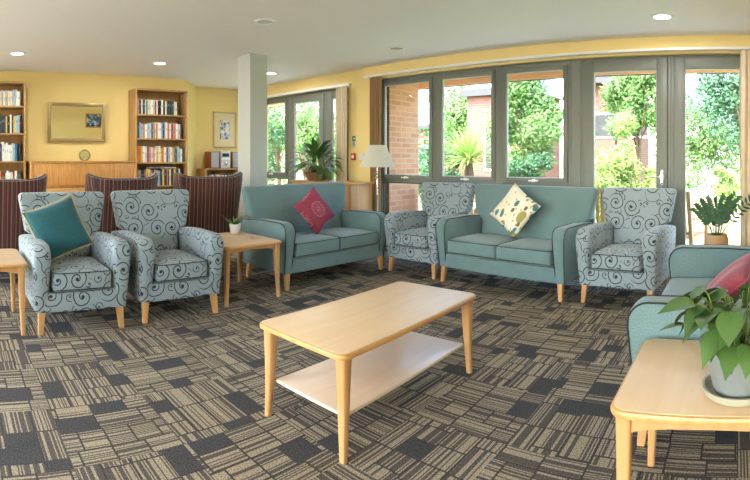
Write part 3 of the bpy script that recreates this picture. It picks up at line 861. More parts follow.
def book_row(xf_, y0, y1, z, where, cols, hmin, hmax, group, seed):
    rr = random.Random(seed); y = y0 + .004; k = 0
    while True:
        th = rr.uniform(.017, .040); h = rr.uniform(hmin, hmax)
        if y + th > y1: break
        c = rr.choice(cols)
        o = bpy.data.objects.new('book', BK[c]); COL.objects.link(o)
        o.location = (xf_ - rr.uniform(.0, .018), y, z + .0006); o.scale = (rr.uniform(.13, .16), th, h)
        if k >= len(ORD): where_ = where
        tag(o, '%s book, %s from left on %s' % (c, ORD[min(k, len(ORD) - 1)], where), 'book', group)
        y += th + .0012; k += 1
        if rr.random() < .04: y += rr.uniform(.01, .03)
def bookcase(label, x0, xf_, y0, y1, zs, top, knob=None):
    t = thing('bookcase', label, 'bookcase', (x0, y0, 0)); dx, dy = xf_ - x0, y1 - y0
    for y in (0, dy - .022): obj('side_panel', bx(BM(), (0, y, 0), (dx, y + .022, top), .002), M['oak_case'], t)
    obj('top_panel', bx(BM(), (0, .022, top - .024), (dx, dy - .022, top), .002), M['oak_case'], t)
    obj('back_panel', bx(BM(), (0, .022, .02), (.006, dy - .022, top - .024)), M['oak_case'], t)
    for z in zs: obj('shelf', bx(BM(), (.006, .022, z - .022), (dx - .006, dy - .022, z), .002), M['oak_case'], t)
    obj('plinth', bx(BM(), (dx - .04, .022, 0), (dx - .02, dy - .022, zs[-1] - .022)), M['oak_case'], t)
    return t
MIX = ['white', 'white', 'cream', 'pale grey', 'dark blue', 'black', 'red', 'pale blue', 'orange', 'teal', 'dark green', 'pink', 'brown', 'cream']
LT = ['white', 'white', 'cream', 'pale grey', 'pale blue', 'pink', 'yellow', 'white', 'teal', 'purple', 'orange']
Z2 = [1.935, 1.575, 1.215, .865, .50, .08]
bookcase('tall veneered bookcase right of the mirror, full of paperbacks', BX + .016, -6.89, 2.66, 3.52, Z2, 2.315)
rowsB = [(2.70, 3.40, 'top', ['white', 'cream', 'dark blue', 'black', 'teal', 'red', 'pale grey', 'pink', 'cream', 'dark green'], .20, .225), (2.70, 3.46, 'second', MIX, .21, .25),
         (2.70, 3.47, 'third', LT, .20, .25), (2.70, 3.47, 'fourth', ['white', 'yellow', 'cream', 'orange', 'dark blue', 'dark blue', 'pale blue', 'pale grey'], .22, .255)]
for i, (a, b_, nm, cols, h0, h1) in enumerate(rowsB):
    book_row(-6.93, a, b_, Z2[i], '%s shelf of the bookcase right of the mirror' % nm, cols, h0, h1, 'paperbacks on the %s shelf right of the mirror' % nm, 11 + i)
Z1 = [2.005, 1.625, 1.235, .885, .5, .08]
bookcase('tall veneered bookcase at the far left edge, left of the mirror', BX + .016, -6.89, .14, 1.03, Z1, 2.345)
rowsA = [(.55, .98, 'top', ['white', 'cream', 'pale grey', 'pale blue', 'black'], .20, .24), (.55, .985, 'second', ['black', 'dark blue', 'yellow', 'teal', 'pale blue', 'dark green', 'white'], .22, .26),
         (.55, .985, 'third', ['white', 'white', 'teal', 'pale blue', 'cream', 'dark blue'], .22, .27), (.55, .985, 'fourth', ['white', 'cream', 'yellow', 'white', 'red', 'dark green'], .18, .22)]
for i, (a, b_, nm, cols, h0, h1) in enumerate(rowsA):
    book_row(-6.93, a, b_, Z1[i], '%s shelf of the bookcase left of the mirror' % nm, cols, h0, h1, 'books on the %s shelf left of the mirror' % nm, 31 + i)
# three books lying flat over the lowest visible row
for k, (y, w, c, lb) in enumerate(((2.90, .22, 'pale grey', 'flat grey book lying across the fourth-row books'), (3.14, .20, 'white', 'flat white book lying across the right end of the fourth-row books'))):
    o = bpy.data.objects.new('book', BK[c]); COL.objects.link(o); tag(o, lb, 'book', 'books lying flat')
    o.scale = (.14, .022, .2); o.rotation_euler = (R(-90), 0, 0); o.location = (-6.945, y, Z2[3] + .28)
    o.location.z = Z2[3] + .2565 + .022

# low unit with books and a hi-fi in the alcove
bookcase('low beech bookshelf in the alcove under the framed print, carrying the music system', AX + .016, -7.42, 4.13, 5.13, [.74, .38, .06], 1.10)
book_row(-7.46, 4.16, 5.08, .74, 'top shelf of the low alcove unit', LT, .21, .26, 'books in the low alcove unit', 51)
def speaker(y, label):
    t = thing('loudspeaker', label, 'speaker', (-7.60, y, 1.101))
    obj('cabinet', bx(BM(), (-.10, -.085, 0), (.10, .085, .29), .005), M['speaker_wood'], t)
    obj('grille', bx(BM(), (.1005, -.075, .01), (.112, .075, .28), .006), M['cloth_grey'], t)
speaker(4.36, 'cherry wood cased loudspeaker left of the music player in the alcove')
speaker(4.80, 'cherry wood cased loudspeaker right of the music player, mostly behind the pillar')
t = thing('music_player', 'small silver and white music player between two loudspeakers', 'stereo', (-7.60, 4.58, 1.101))
obj('case', bx(BM(), (-.1, -.10, 0), (.1, .10, .30), .008), M['silver'], t)
obj('display', bx(BM(), (.1005, -.07, .20), (.106, .07, .26), .002), M['dark'], t)
obj('disc_drawer', bx(BM(), (.1005, -.08, .15), (.108, .08, .18), .002), M['white'], t)
obj('volume_knob', xf(lathe(BM(), [(.032, 0), (.03, .022), (.001, .024)], 24), Matrix.Translation((.1005, 0, .08)) @ Matrix.Rotation(R(90), 4, 'Y')), M['chrome'], t, uv=False)
for y in (-.07, .07): obj('button', xf(lathe(BM(), [(.012, 0), (.011, .008), (.001, .009)], 16), Matrix.Translation((.1005, y, .08)) @ Matrix.Rotation(R(90), 4, 'Y')), M['white'], t, uv=False)

# wide cabinet under the mirror
t = thing('wooden_cabinet', 'wide light oak upright cabinet with plain grained front under the mirror', 'cabinet', (-6.74, 1.84, 0))
OF = wood('zebra grained oak front', srgb(176, 122, 64), srgb(212, 160, 96), .35, 'z', 2.2); M['oak_front'] = OF
obj('front_panel', bx(BM(), (-.03, -.735, .90), (0, .735, 1.212), .003), OF, t)
obj('body', bx(BM(), (-.44, -.755, .06), (-.031, .755, 1.212), .004), M['oak'], t)
obj('top_panel', bx(BM(), (-.45, -.775, 1.213), (.012, .775, 1.238), .006), M['oak'], t)
for s in (-1, 1): obj('end_post', bx(BM(), (-.03, s * .755 - .018, .0), (.012, s * .755 + .018, 1.212), .006), M['oak'], t)
obj('ledge', bx(BM(), (-.0305, -.736, .80), (.16, .736, .86), .012), M['beech_edge'], t)
obj('lower_panel', bx(BM(), (-.03, -.735, .07), (-.005, .735, .79), .003), OF, t)
def glass_bowl():
    t = thing('glass_bowl', 'round clear glass fish bowl on top of the wide oak cabinet', 'bowl', (-6.90, 1.88, 1.2385))
    pr = []
    for k in range(15):
        a = -PI / 2 + .35 + (PI * .80) * k / 14; pr.append((.088 * math.cos(a), .078 + .082 * math.sin(a)))
    pr = [(.002, .001), (.03, .001)] + pr + [(pr[-1][0] + .006, pr[-1][1] + .008)]
    inner = [(max(r - .004, .001), z + (.004 if i < 3 else 0)) for i, (r, z) in enumerate(pr)][::-1]
    obj('bowl', lathe(BM(), pr + inner, 36, cap=False), M['glassbowl'], t, uv=False)
    bm = BM(); rr = random.Random(4)
    for k in range(26):
        a, q = rr.uniform(0, 6.28), rr.uniform(0, .028)
        bmesh.ops.create_icosphere(bm, subdivisions=1, radius=rr.uniform(.005, .009), matrix=Matrix.Translation((q * math.cos(a), q * math.sin(a), .016 + rr.uniform(0, .01))))
    obj('pebbles', bm, M['white'], t, uv=False)
glass_bowl()

# mirror, tipped slightly forward on the wall
def framed(name, label, cat, fw, fh, w, mat, glassmat, d=.03):
    t = thing(name, label, cat)
    bm = BM(); ring(bm, -fw / 2, fw / 2, -fh / 2, fh / 2, w, -d, 0)
    fr = obj('frame', bm, mat, t)
    bm = BM(); ring(bm, -fw / 2 + w * .35, fw / 2 - w * .35, -fh / 2 + w * .35, fh / 2 - w * .35, w * .25, -d - .008, -d + .002); obj('moulding', bm, mat, fr)
    return t
t = framed('wall_mirror', 'rectangular mirror in a champagne gold frame on the yellow wall', 'mirror', .88, .58, .055, M['gold'], None)
obj('mirror_glass', bx(BM(), (-.39, -.018, -.24), (.39, -.012, .24)), M['mirror'], t, smooth=0)
t.matrix_world = Matrix.Translation((BX + .034, 1.83, 1.805)) @ Matrix.Rotation(R(90), 4, 'Z') @ Matrix.Rotation(R(3.0), 4, 'X')
def art_mat(name, ramp, scale):
    m, t, b = nodes_of(name); tc = N(t, 'ShaderNodeTexCoord'); nz = N(t, 'ShaderNodeTexNoise'); nz.inputs['Scale'].default_value = scale; nz.inputs['Detail'].default_value = 3
    L(t, tc.outputs['Object'], nz.inputs['Vector']); cr = N(t, 'ShaderNodeValToRGB'); cr.color_ramp.interpolation = 'CONSTANT'
    e = cr.color_ramp.elements; e[0].position = ramp[0][0]; e[0].color = (*srgb(*ramp[0][1]), 1); e[1].position = ramp[1][0]; e[1].color = (*srgb(*ramp[1][1]), 1)
    for p, c in ramp[2:]: n = e.new(p); n.color = (*srgb(*c), 1)
    L(t, nz.outputs['Fac'], cr.inputs[0]); L(t, cr.outputs[0], b.inputs['Base Color']); b.inputs['Roughness'].default_value = .3
    return m
t = framed('framed_print', 'cream framed print with a small blue and red picture in the alcove', 'picture', .48, .64, .022, plain('pale wood frame', srgb(206, 188, 146), .5), None)
obj('mat_board', bx(BM(), (-.22, -.016, -.30), (.22, -.010, .30)), plain('cream mount board', srgb(226, 212, 176), .7), t)
obj('print', bx(BM(), (-.10, -.019, -.17), (.10, -.0165, .17)), art_mat('blue red watercolour', [(0, (70, 90, 130)), (.42, (160, 180, 200)), (.5, (232, 228, 224)), (.6, (184, 84, 70)), (.66, (120, 140, 110))], 13), t)
t.matrix_world = Matrix.Translation((AX + .002, 4.70, 1.79)) @ Matrix.Rotation(R(90), 4, 'Z')
t = framed('landscape_picture', 'wood framed lake landscape on the right wall, seen only in the mirror', 'picture', .56, .46, .035, M['oak'], None)
obj('print', bx(BM(), (-.245, -.016, -.195), (.245, -.010, .195)), art_mat('lake landscape', [(0, (40, 56, 60)), (.42, (70, 100, 130)), (.52, (140, 170, 200)), (.6, (216, 224, 232))], 7), t)
t.matrix_world = Matrix.Translation((RX - .002, 4.62, 1.60)) @ Matrix.Rotation(R(-90), 4, 'Z')

# cabinet behind the teal sofa
t = thing('low_cupboard', 'beech cupboard behind the sofa with raspberry cushion, carrying the peace lily', 'cupboard', (-5.10, 4.83, 0))
obj('body', bx(BM(), (-.60, -.21, .04), (.60, .21, .93), .003), M['beech'], t)
obj('top_panel', bx(BM(), (-.62, -.235, .931), (.62, .225, .958), .006), M['beech_edge'], t)
for s in (-1, 1):
    d = obj('door', bx(BM(), (s * .30 - .29, -.2265, .07), (s * .30 + .29, -.211, .90), .003), M['beech'], t)
    obj('knob', bx(BM(), (s * .06 - .01, -.242, .55), (s * .06 + .01, -.2268, .61), .004), M['chrome'], d)

# table lamp
t = thing('table_lamp', 'table lamp with white pleated shade and glass and chrome stem', 'lamp', (-4.24, 4.84, .5205))
obj('base', lathe(BM(), [(.004, 0), (.078, 0), (.08, .006), (.075, .014), (.03, .022), (.014, .035), (.004, .036)], 36), M['chrome'], t, uv=False)
obj('stem', lathe(BM(), [(.012, .036), (.012, .28), (.018, .29), (.018, .3), (.011, .31), (.011, .50), (.004, .501)], 20), M['chrome'], t, uv=False)
for z, r in ((.532, .036),): obj('glass_ball', lathe(BM(), [(.004, z - .03)] + [(r * math.sin(PI * k / 12), z - r * math.cos(PI * k / 12)) for k in range(2, 11)] + [(.004, z + .031)], 28), M['glassbowl'], t, uv=False)
obj('neck', lathe(BM(), [(.004, .5015), (.006, .502), (.006, .80), (.004, .801)], 12), M['chrome'], t, uv=False)
bm = BM(); n = 96; lo = []
for z, r in ((.645, .225), (.73, .185), (.82, .148), (.925, .112)):
    lo.append([((r + (.004 if j % 2 else 0)) * math.cos(2 * PI * j / n), (r + (.004 if j % 2 else 0)) * math.sin(2 * PI * j / n), z) for j in range(n)])
lo += [[(p[0] * .985, p[1] * .985, p[2]) for p in l] for l in lo[::-1]]
lo.append(lo[0]); loft(bm, lo, False)
bmesh.ops.remove_doubles(bm, verts=bm.verts, dist=1e-6)
obj('lamp_shade', bm, M['shade'], t, uv=False, smooth=0)

# switches and small signs on the yellow pier
t = thing('light_switch', 'white double light switch plate on the yellow pier beside the lamp', 'switch', (-4.84, WY - .0005, 1.30))
obj('plate', bx(BM(), (-.045, -.010, -.045), (.045, 0, .045), .004), M['white'], t)
for s in (-1, 1): obj('rocker', bx(BM(), (s * .018 - .011, -.015, -.02), (s * .018 + .011, -.0102, .02), .002), M['white'], t)
t = thing('fire_call_point', 'small red fire call point with a white face on the yellow pier', 'alarm', (-5.0, WY - .0005, 1.30))
obj('case', bx(BM(), (-.04, -.03, -.05), (.04, 0, .05), .005), plain('red plastic', srgb(196, 52, 44), .4), t)
obj('face', bx(BM(), (-.022, -.033, -.025), (.022, -.0302, .025), .001), M['white'], t)
t = thing('safety_sign', 'small green and white safety sign above the red call point', 'sign', (-5.0, WY - .0005, 1.52))
obj('plate', bx(BM(), (-.038, -.004, -.085), (.038, 0, .085), .001), M['white'], t)
obj('green_field', bx(BM(), (-.033, -.0055, .0), (.033, -.0042, .078)), plain('sign green', srgb(60, 130, 84), .5), t)
bm = BM(); bx(bm, (-.018, -.0068, .034), (.012, -.0057, .044)); prism(bm, [(.008, .022), (.028, .039), (.008, .056)], 'y', -.0068, -.0057)
obj('arrow', bm, M['white'], t)
bm = BM()
for k in range(4): bx(bm, (-.028, -.0052, -.02 - k * .016), (.028 - .008 * (k % 2), -.0042, -.012 - k * .016))
obj('text_lines', bm, M['gasket'], t)

# magazine on the middle table
t = thing('magazine', 'small pink and white magazine lying on the table between armchair and sofa', 'magazine', (-3.99, 2.71, .5212), R(14))
obj('pages', bx(BM(), (-.10, -.075, 0), (.10, .075, .006), .001), M['pages'], t)
obj('cover', bx(BM(), (-.102, -.077, .0062), (.102, .077, .0075)), art_mat('pink magazine cover', [(0, (220, 150, 150)), (.45, (236, 226, 216)), (.56, (196, 96, 90)), (.62, (230, 216, 200))], 12), t)

# ------------------------------------------------------------------ plants
def pot(t, prof, mat, soil_r, soil_z, saucer=None, name='pot'):
    p = obj(name, lathe(BM(), prof, 44, cap=False), mat, t, uv=False, smooth=40)
    obj('soil', lathe(BM(), [(.002, soil_z + .006), (soil_r * .5, soil_z + .004), (soil_r, soil_z)], 30), M['soil'], t, uv=False)
    if saucer: obj('saucer', lathe(BM(), saucer[0], 44, cap=False), saucer[1], t, uv=False)
rr = random.Random(21)
# pothos
t = thing('potted_pothos', 'leafy green pothos in a pale grey ribbed pot and saucer in the right foreground', 'plant', (.005, 1.62, .5205))
pot(t, [(.002, .014), (.078, .014), (.084, .03), (.094, .07), (.096, .072), (.104, .108), (.106, .110), (.115, .145), (.127, .148), (.129, .172), (.119, .174), (.112, .15), (.10, .13), (.002, .13)], M['pot_grey'], .112, .150,
    ([(.002, .001), (.098, .001), (.112, .010), (.118, .032), (.110, .032), (.104, .012), (.002, .008)], M['saucer']))
bs, bl = BM(), BM()
for k in range(44):
    a = rr.uniform(0, 2 * PI); q = rr.uniform(.0, .07); out = rr.uniform(.03, .13); hgt = rr.uniform(.04, .20)
    if k < 20: a = R(rr.uniform(140, 275)); out = rr.uniform(.02, .12); hgt = rr.uniform(.03, .19)
    p0 = Vector((q * math.cos(a), q * math.sin(a), .152))
    p2 = Vector(((q + out) * math.cos(a), (q + out) * math.sin(a), .152 + hgt))
    p1 = (p0 + p2) / 2 + Vector((0, 0, .05 + hgt * .25))
    pts = [p0 * (1 - u) ** 2 + p1 * 2 * u * (1 - u) + p2 * u * u for u in [i / 6 for i in range(7)]]
    tube(bs, pts, .0028, 6, .0018)
    d = Vector((math.cos(a + rr.uniform(-.6, .6)), math.sin(a + rr.uniform(-.6, .6)), rr.uniform(-.8, .25)))
    leaf(bl, p2, d, (math.cos(a) * .6, math.sin(a) * .6, 1), rr.uniform(.08, .125), rr.uniform(.065, .095), rr.uniform(.15, .6), 'heart', seg=7)
obj('stems', bs, M['stem'], t, uv=False); obj('leaves', bl, M['leaf_pothos'], t, uv=False, smooth=60)
# small spiky plant
t = thing('potted_aloe', 'small spiky green plant in a white pot on the table between armchair and sofa', 'plant', (-4.24, 2.70, .5205))
t.scale = (1.2, 1.2, 1.2)
pot(t, [(.002, .001), (.036, .001), (.04, .004), (.05, .075), (.052, .082), (.046, .082), (.042, .06), (.002, .06)], M['pot_white'], .044, .068)
bl = BM()
for k in range(17):
    a = k * 2.4; el = rr.uniform(.25, 1.1)
    leaf(bl, (.008 * math.cos(a), .008 * math.sin(a), .068), (math.cos(a) * math.cos(el), math.sin(a) * math.cos(el), math.sin(el)), (0, 0, 1), rr.uniform(.10, .17), .02, rr.uniform(-.1, .5), 'blade', seg=6)
obj('leaves', bl, M['leaf_dark'], t, uv=False, smooth=60)
# peace lily
t = thing('peace_lily', 'large peace lily with arching dark leaves in a brown bowl beside the alcove door', 'plant', (-5.38, 4.82, .9585))
pot(t, [(.002, .001), (.11, .001), (.125, .01), (.17, .075), (.185, .105), (.19, .118), (.178, .118), (.165, .09), (.002, .085)], M['basket'], .168, .096)
obj('inner_pot', lathe(BM(), [(.075, .09), (.085, .14), (.088, .15), (.08, .15), (.002, .14)], 28, cap=False), M['dark'], t, uv=False)
bs, bl = BM(), BM()
for k in range(72):
    a = k * 2.399 + rr.uniform(-.2, .2); el = rr.uniform(.45, 1.45) if k % 3 else rr.uniform(.15, .6)
    ln = rr.uniform(.14, .34); p0 = Vector((.03 * math.cos(a), .03 * math.sin(a), .142))
    d = Vector((math.cos(a) * math.cos(el), math.sin(a) * math.cos(el) * (.25 if math.sin(a) > 0 else .8), math.sin(el)))
    p2 = p0 + d * ln; tube(bs, [p0, p0 + d * ln * .5 + Vector((0, 0, .01)), p2], .003, 5, .002)
    d2 = (d + Vector((0, 0, -.25))).normalized()
    leaf(bl, p2, d2, (0, 0, 1), rr.uniform(.16, .25), rr.uniform(.07, .105), rr.uniform(.3, .75), 'oval', seg=7)
obj('stems', bs, M['stem'], t, uv=False); obj('leaves', bl, M['leaf_dark'], t, uv=False, smooth=60)
bl = BM()
for a, ln in ((2.9, .2), (3.5, .17)): leaf(bl, (.15 * math.cos(a), .15 * math.sin(a), .20), (math.cos(a) * .5, math.sin(a) * .5, -.9), (math.cos(a), math.sin(a), .3), ln, .05, .2, 'oval')
obj('withered_leaf', bl, plain('withered yellow leaf', srgb(206, 168, 70), .6), t, uv=False)
# zz plant on a small stool by the garden door
t = thing('plant_stool', 'low beech stool behind the right-hand sofa under the plant by the doors', 'stool', (-.20, 4.83, 0))
obj('seat', lathe(BM(), [(.002, .30), (.15, .30), (.16, .31), (.16, .325), (.15, .332), (.002, .332)], 32), M['beech'], t, uv=False)
for k in range(3): a = 2 * PI * k / 3 + .4; obj('leg', tube(BM(), [(.14 * math.cos(a), .14 * math.sin(a), 0), (.10 * math.cos(a), .10 * math.sin(a), .30)], .012, 10, .016), M['beech'], t)
t = thing('zz_plant', 'upright plant with feathery dark leaflets in a tan pot by the right garden door', 'plant', (-.20, 4.83, .3325))
pot(t, [(.002, .001), (.085, .001), (.10, .02), (.118, .10), (.116, .17), (.10, .212), (.092, .212), (.10, .17), (.002, .17)], M['terracotta'], .104, .18)
bs, bl = BM(), BM()
for k in range(13):
    a = k * 2.4; sp = rr.uniform(.08, .22); hg = rr.uniform(.24, .40)
    if k == 12: a, sp, hg = -.1, .36, .40
    p0 = Vector((.03 * math.cos(a), .03 * math.sin(a), .18)); p2 = p0 + Vector((sp * math.cos(a), sp * .35 * math.sin(a), hg)); p1 = (p0 + p2) / 2 + Vector((-.02 * math.cos(a), 0, .06))
    pts = [p0 * (1 - u) ** 2 + p1 * 2 * u * (1 - u) + p2 * u * u for u in [i / 12 for i in range(13)]]
    tube(bs, pts, .006, 6, .002)
    for i in range(4, 13):
        dd = (pts[i] - pts[i - 1]).normalized()
        for s in (-1, 1):
            side = dd.cross(Vector((.3 * math.sin(a), -1, .1))).normalized() * s
            leaf(bl, pts[i], side + dd * .7, (0, -1, .4), .07, .026, .15, 'oval', seg=4)
obj('stems', bs, M['leaf_zz'], t, uv=False); obj('leaves', bl, M['leaf_zz'], t, uv=False, smooth=60)

# ------------------------------------------------------------------ outside
GZ = -.12
struct('ground', bx(BM(), (-45, WY + WT, GZ - .2), (30, 60, GZ)), M['lawn'], smooth=0)
struct('ground_bounce', bx(BM(), (-30, -25, GZ - .1), (20, SY - .3, GZ)), M['patio'], smooth=0)  # unseen paving added to bounce sunlight through the rear windows onto the ceiling
struct('trim_patio', bx(BM(), (-12, WY + WT, GZ), (8, 8.4, GZ + .02)), M['patio'], smooth=0)
o = struct('roof_eaves', bx(BM(), (-9, WY + WT, 2.44), (5, 6.22, 2.50)), M['soffit'], smooth=0)
bm = BM(); bx(bm, (-9, 6.22, 2.35), (5, 6.25, 2.56)); struct('trim_fascia', bm, M['soffit'], smooth=0)
bm = BM(); tube(bm, [(-9, 6.29, 2.37), (5, 6.29, 2.37)], .03, 12); struct('trim_gutter', bm, M['dark'])
bm = BM(); bx(bm, (-4.95, WY + WT + .001, GZ), (-4.47, 6.04, 2.439)); bx(bm, (-4.579, WY + .16, GZ), (-4.47, WY + WT + .0005, 2.36)); struct('wall_brick_pier', bm, M['brick'], smooth=0)

def foliage(bm, c, r, n, size, rr, hollow=.45, flat=1.0):
    c = Vector(c)
    blobs = []
    for k in range(max(8, int(22 * (r[0] + r[2]) / 2))):
        a, b_ = rr.uniform(0, 2 * PI), rr.uniform(-1, 1); q = rr.uniform(.1, .92); s = math.sqrt(1 - b_ * b_)
        blobs.append((Vector((c.x + r[0] * q * s * math.cos(a), c.y + r[1] * q * s * math.sin(a), c.z + r[2] * q * b_)), rr.uniform(.28, .48) * min(r)))
    for k in range(n):
        bc, br = blobs[k % len(blobs)]
        a, b_ = rr.uniform(0, 2 * PI), rr.uniform(-1, 1); s = math.sqrt(1 - b_ * b_); q = rr.uniform(hollow, 1.0)
        d = Vector((s * math.cos(a), s * math.sin(a), b_)); p = bc + d * br * q
        if p.z < GZ + .03: continue
        ln = size * rr.uniform(.6, 1.3); w = ln * .5
        f = Vector((rr.uniform(-1, 1), rr.uniform(-1, 1), rr.uniform(-.8, .6))).normalized()
        up = (d + Vector((rr.uniform(-.6, .6), rr.uniform(-.6, .6), rr.uniform(.0, 1.2)))).normalized()
        sd = f.cross(up)
        if sd.length < .1: continue
        sd.normalize(); nn = sd.cross(f)
        v = [bm.verts.new(q_) for q_ in (p, p + f * ln * .5 + sd * w / 2 - nn * w * .12, p + f * ln - nn * ln * .15, p + f * ln * .5 - sd * w / 2 - nn * w * .12, p + f * ln * .5 + nn * .03 * ln)]
        bm.faces.new((v[0], v[1], v[4])); bm.faces.new((v[1], v[2], v[4])); bm.faces.new((v[2], v[3], v[4])); bm.faces.new((v[3], v[0], v[4]))
def bush(name, label, cat, x, y, r, n, size, mat, seed, trunk=None, group=None, flowers=0, zc=None):
    rr = random.Random(seed); t = thing(name, label, cat, (x, y, GZ), 0, group)
    zc = zc if zc is not None else r[2] * .85
    bm = BM(); foliage(bm, (0, 0, zc), r, n, size, rr)
    for v in bm.verts:
        if v.co.z < .03: v.co.z = .03
    obj('foliage', bm, M[mat], t, uv=False, smooth=0)
    bm = BM(); top = zc
    k = 5 if trunk is None else 7
    tr = trunk or .03
    if trunk: tube(bm, [(0, 0, 0), (.04, .02, zc * .35), (-.03, .03, zc * .75), (0, 0, zc)], tr, 10, tr * .6)
    for i in range(k):
        a = 2 * PI * i / k + rr.uniform(-.3, .3); q = rr.uniform(.4, .75)
        s0 = Vector((0, 0, zc * rr.uniform(.35, .7) if trunk else 0)); e_ = Vector((r[0] * q * math.cos(a), r[1] * q * math.sin(a), zc + r[2] * rr.uniform(-.1, .5)))
        tube(bm, [s0, (s0 + e_) / 2 + Vector((0, 0, .1)), e_], tr * .5, 7, .008)
    obj('trunk' if trunk else 'branches', bm, M['bark'], t, uv=False)
    if flowers:
        bm = BM()
        foliage(bm, (0, -.05, zc), (r[0] * 1.05, r[1] * 1.05, r[2] * 1.05), flowers, size * 1.1, rr, .9)
        for v in bm.verts:
            if v.co.z < .05: v.co.z = .05
        obj('flowers', bm, M['petal'], t, uv=False, smooth=0)['kind'] = 'stuff'
    return t
for i, (x, y, rx, rz, mt, lb) in enumerate(((-12.5, 20.5, 3.2, 2.2, 'g_deep', 'far hedge mass left of the brick building beyond the second window'), (-1.2, 23.5, 3.4, 3.3, 'g_mid', 'far pale hedge mass closing the garden behind the left garden door'),
                                            (3.6, 21.0, 3.4, 3.4, 'g_blue', 'far blue green hedge mass closing the garden behind the right garden door'), (-18.6, 12.6, 2.6, 2.0, 'g_mid', 'far hedge mass behind the alcove side window'),
                                            (-13.0, 13.2, 2.1, 1.9, 'g_mid', 'far leafy mass behind the alcove door panes'))):
    bush('garden_hedge', lb, 'hedge', x, y, (rx, 1.6, rz), 5200, .24, mt, 60 + i, zc=rz * .8)
bush('garden_tree', 'tall airy green tree filling the glass of the right garden door', 'tree', .15, 11.2, (1.35, 1.1, 2.1), 19000, .11, 'g_blue', 1, .08, zc=2.9)
bush('garden_tree', 'bright leafy tree behind the left garden door pane', 'tree', -2.4, 12.0, (1.0, .9, 1.3), 13000, .10, 'g_mid', 2, .05, zc=3.0)
bush('garden_tree', 'dense light green tree filling the third garden window', 'tree', -4.75, 10.6, (1.15, .9, 1.75), 19000, .10, 'g_mid', 3, .06, zc=2.15)
bush('garden_tree', 'slender green tree between the first and second garden windows', 'tree', -8.3, 10.3, (.5, .5, 1.2), 3600, .10, 'g_blue', 4, .07, zc=2.3)
bush('garden_tree', 'bright climbing tree seen through the alcove door panes', 'tree', -9.6, 8.2, (1.1, .9, 1.5), 5500, .09, 'g_mid', 5, .07, zc=1.95)
bush('garden_tree', 'leafy tree seen through the alcove side window', 'tree', -12.3, 9.4, (1.3, 1.0, 1.6), 4500, .11, 'g_deep', 6, .08, zc=2.2)
bush('garden_tree', 'far dark green tree rising beyond the right garden door', 'tree', 1.4, 15.5, (2.8, 2.0, 3.0), 7000, .2, 'g_deep', 7, .16, zc=3.6)
bush('garden_tree', 'far pale tree at the back of the garden left of centre', 'tree', -10.6, 17.4, (1.7, 1.4, 2.0), 4500, .2, 'g_mid', 8, .15, zc=3.2)
bush('garden_shrub', 'lime green shrub low behind the left garden door pane', 'shrub', -2.1, 9.2, (1.05, .8, 1.15), 19000, .075, 'g_yel', 9, zc=1.0)
bush('garden_shrub', 'tall bright shrub behind the lime shrub in the left garden door pane', 'shrub', -2.95, 10.6, (1.0, .5, 1.25), 11000, .08, 'g_mid', 29, zc=1.15)
bush('garden_shrub', 'deep green shrub under the third garden window', 'shrub', -3.95, 8.9, (.6, .6, .95), 6500, .075, 'g_deep', 10)
bush('garden_shrub', 'low shrub dotted with white flowers right of the yucca', 'shrub', -3.75, 7.55, (.5, .38, .48), 2600, .055, 'g_blue', 11, flowers=420)
bush('garden_shrub', 'low green hedge shrub left of the yucca', 'shrub', -6.6, 9.3, (.85, .6, .95), 4500, .07, 'g_deep', 12)
bush('garden_shrub', 'green shrub with pale flowers at the foot of the right garden door', 'shrub', 1.3, 9.6, (.7, .55, .7), 4000, .07, 'g_blue', 13, flowers=200)
bush('garden_shrub', 'yellow green shrub behind the sandstone boulders', 'shrub', -.2, 9.7, (.45, .4, .85), 3300, .07, 'g_yel', 14)
bush('garden_shrub', 'low bright shrub outside the alcove door', 'shrub', -8.6, 7.2, (.55, .45, .5), 2600, .06, 'g_yel', 15)
# yucca
t = thing('yucca', 'spiky pale green yucca outside the second garden window', 'plant', (-4.66, 7.85, GZ))
bm = BM(); rr = random.Random(3)
for k in range(170):
    a = k * 2.4; el = rr.uniform(-.25, 1.45)
    leaf(bm, (.05 * math.cos(a), .05 * math.sin(a), 1.30 + .14 * rr.random()), (math.cos(a) * math.cos(el), math.sin(a) * math.cos(el), math.sin(el)), (0, 0, 1), rr.uniform(.5, .72), .055, rr.uniform(0, .35), 'blade', seg=5)
obj('leaves', bm, M['g_yel'], t, uv=False)
obj('trunk', lathe(BM(), [(.12, 0), (.08, .4), (.09, 1.1), (.05, 1.38), (.002, 1.4)], 16), M['bark'], t, uv=False)
# boulders
def rock(x, y, r, seed, label):
    bm = BM(); bmesh.ops.create_icosphere(bm, subdivisions=4, radius=1)
    for v in bm.verts:
        n = noise.noise(v.co * 1.3 + Vector((seed, 0, 0))) * .35 + noise.noise(v.co * 4 + Vector((seed, 3, 0))) * .08
        c = v.co * (1 + n); c.z = max(c.z, -.55)
        v.co = Vector((c.x * r[0], c.y * r[1], (c.z + .55) * r[2]))
    o = obj('boulder', bm, M['rock'], None, uv=False, smooth=60); o.location = (x, y, GZ); return tag(o, label, 'boulder', 'sandstone boulders outside the doors')
rock(-.62, 8.75, (.5, .35, .50), 2, 'large pale sandstone boulder seen through the right garden door')
rock(-.05, 7.85, (.45, .32, .36), 5, 'lower pale sandstone boulder nearer the right garden door')
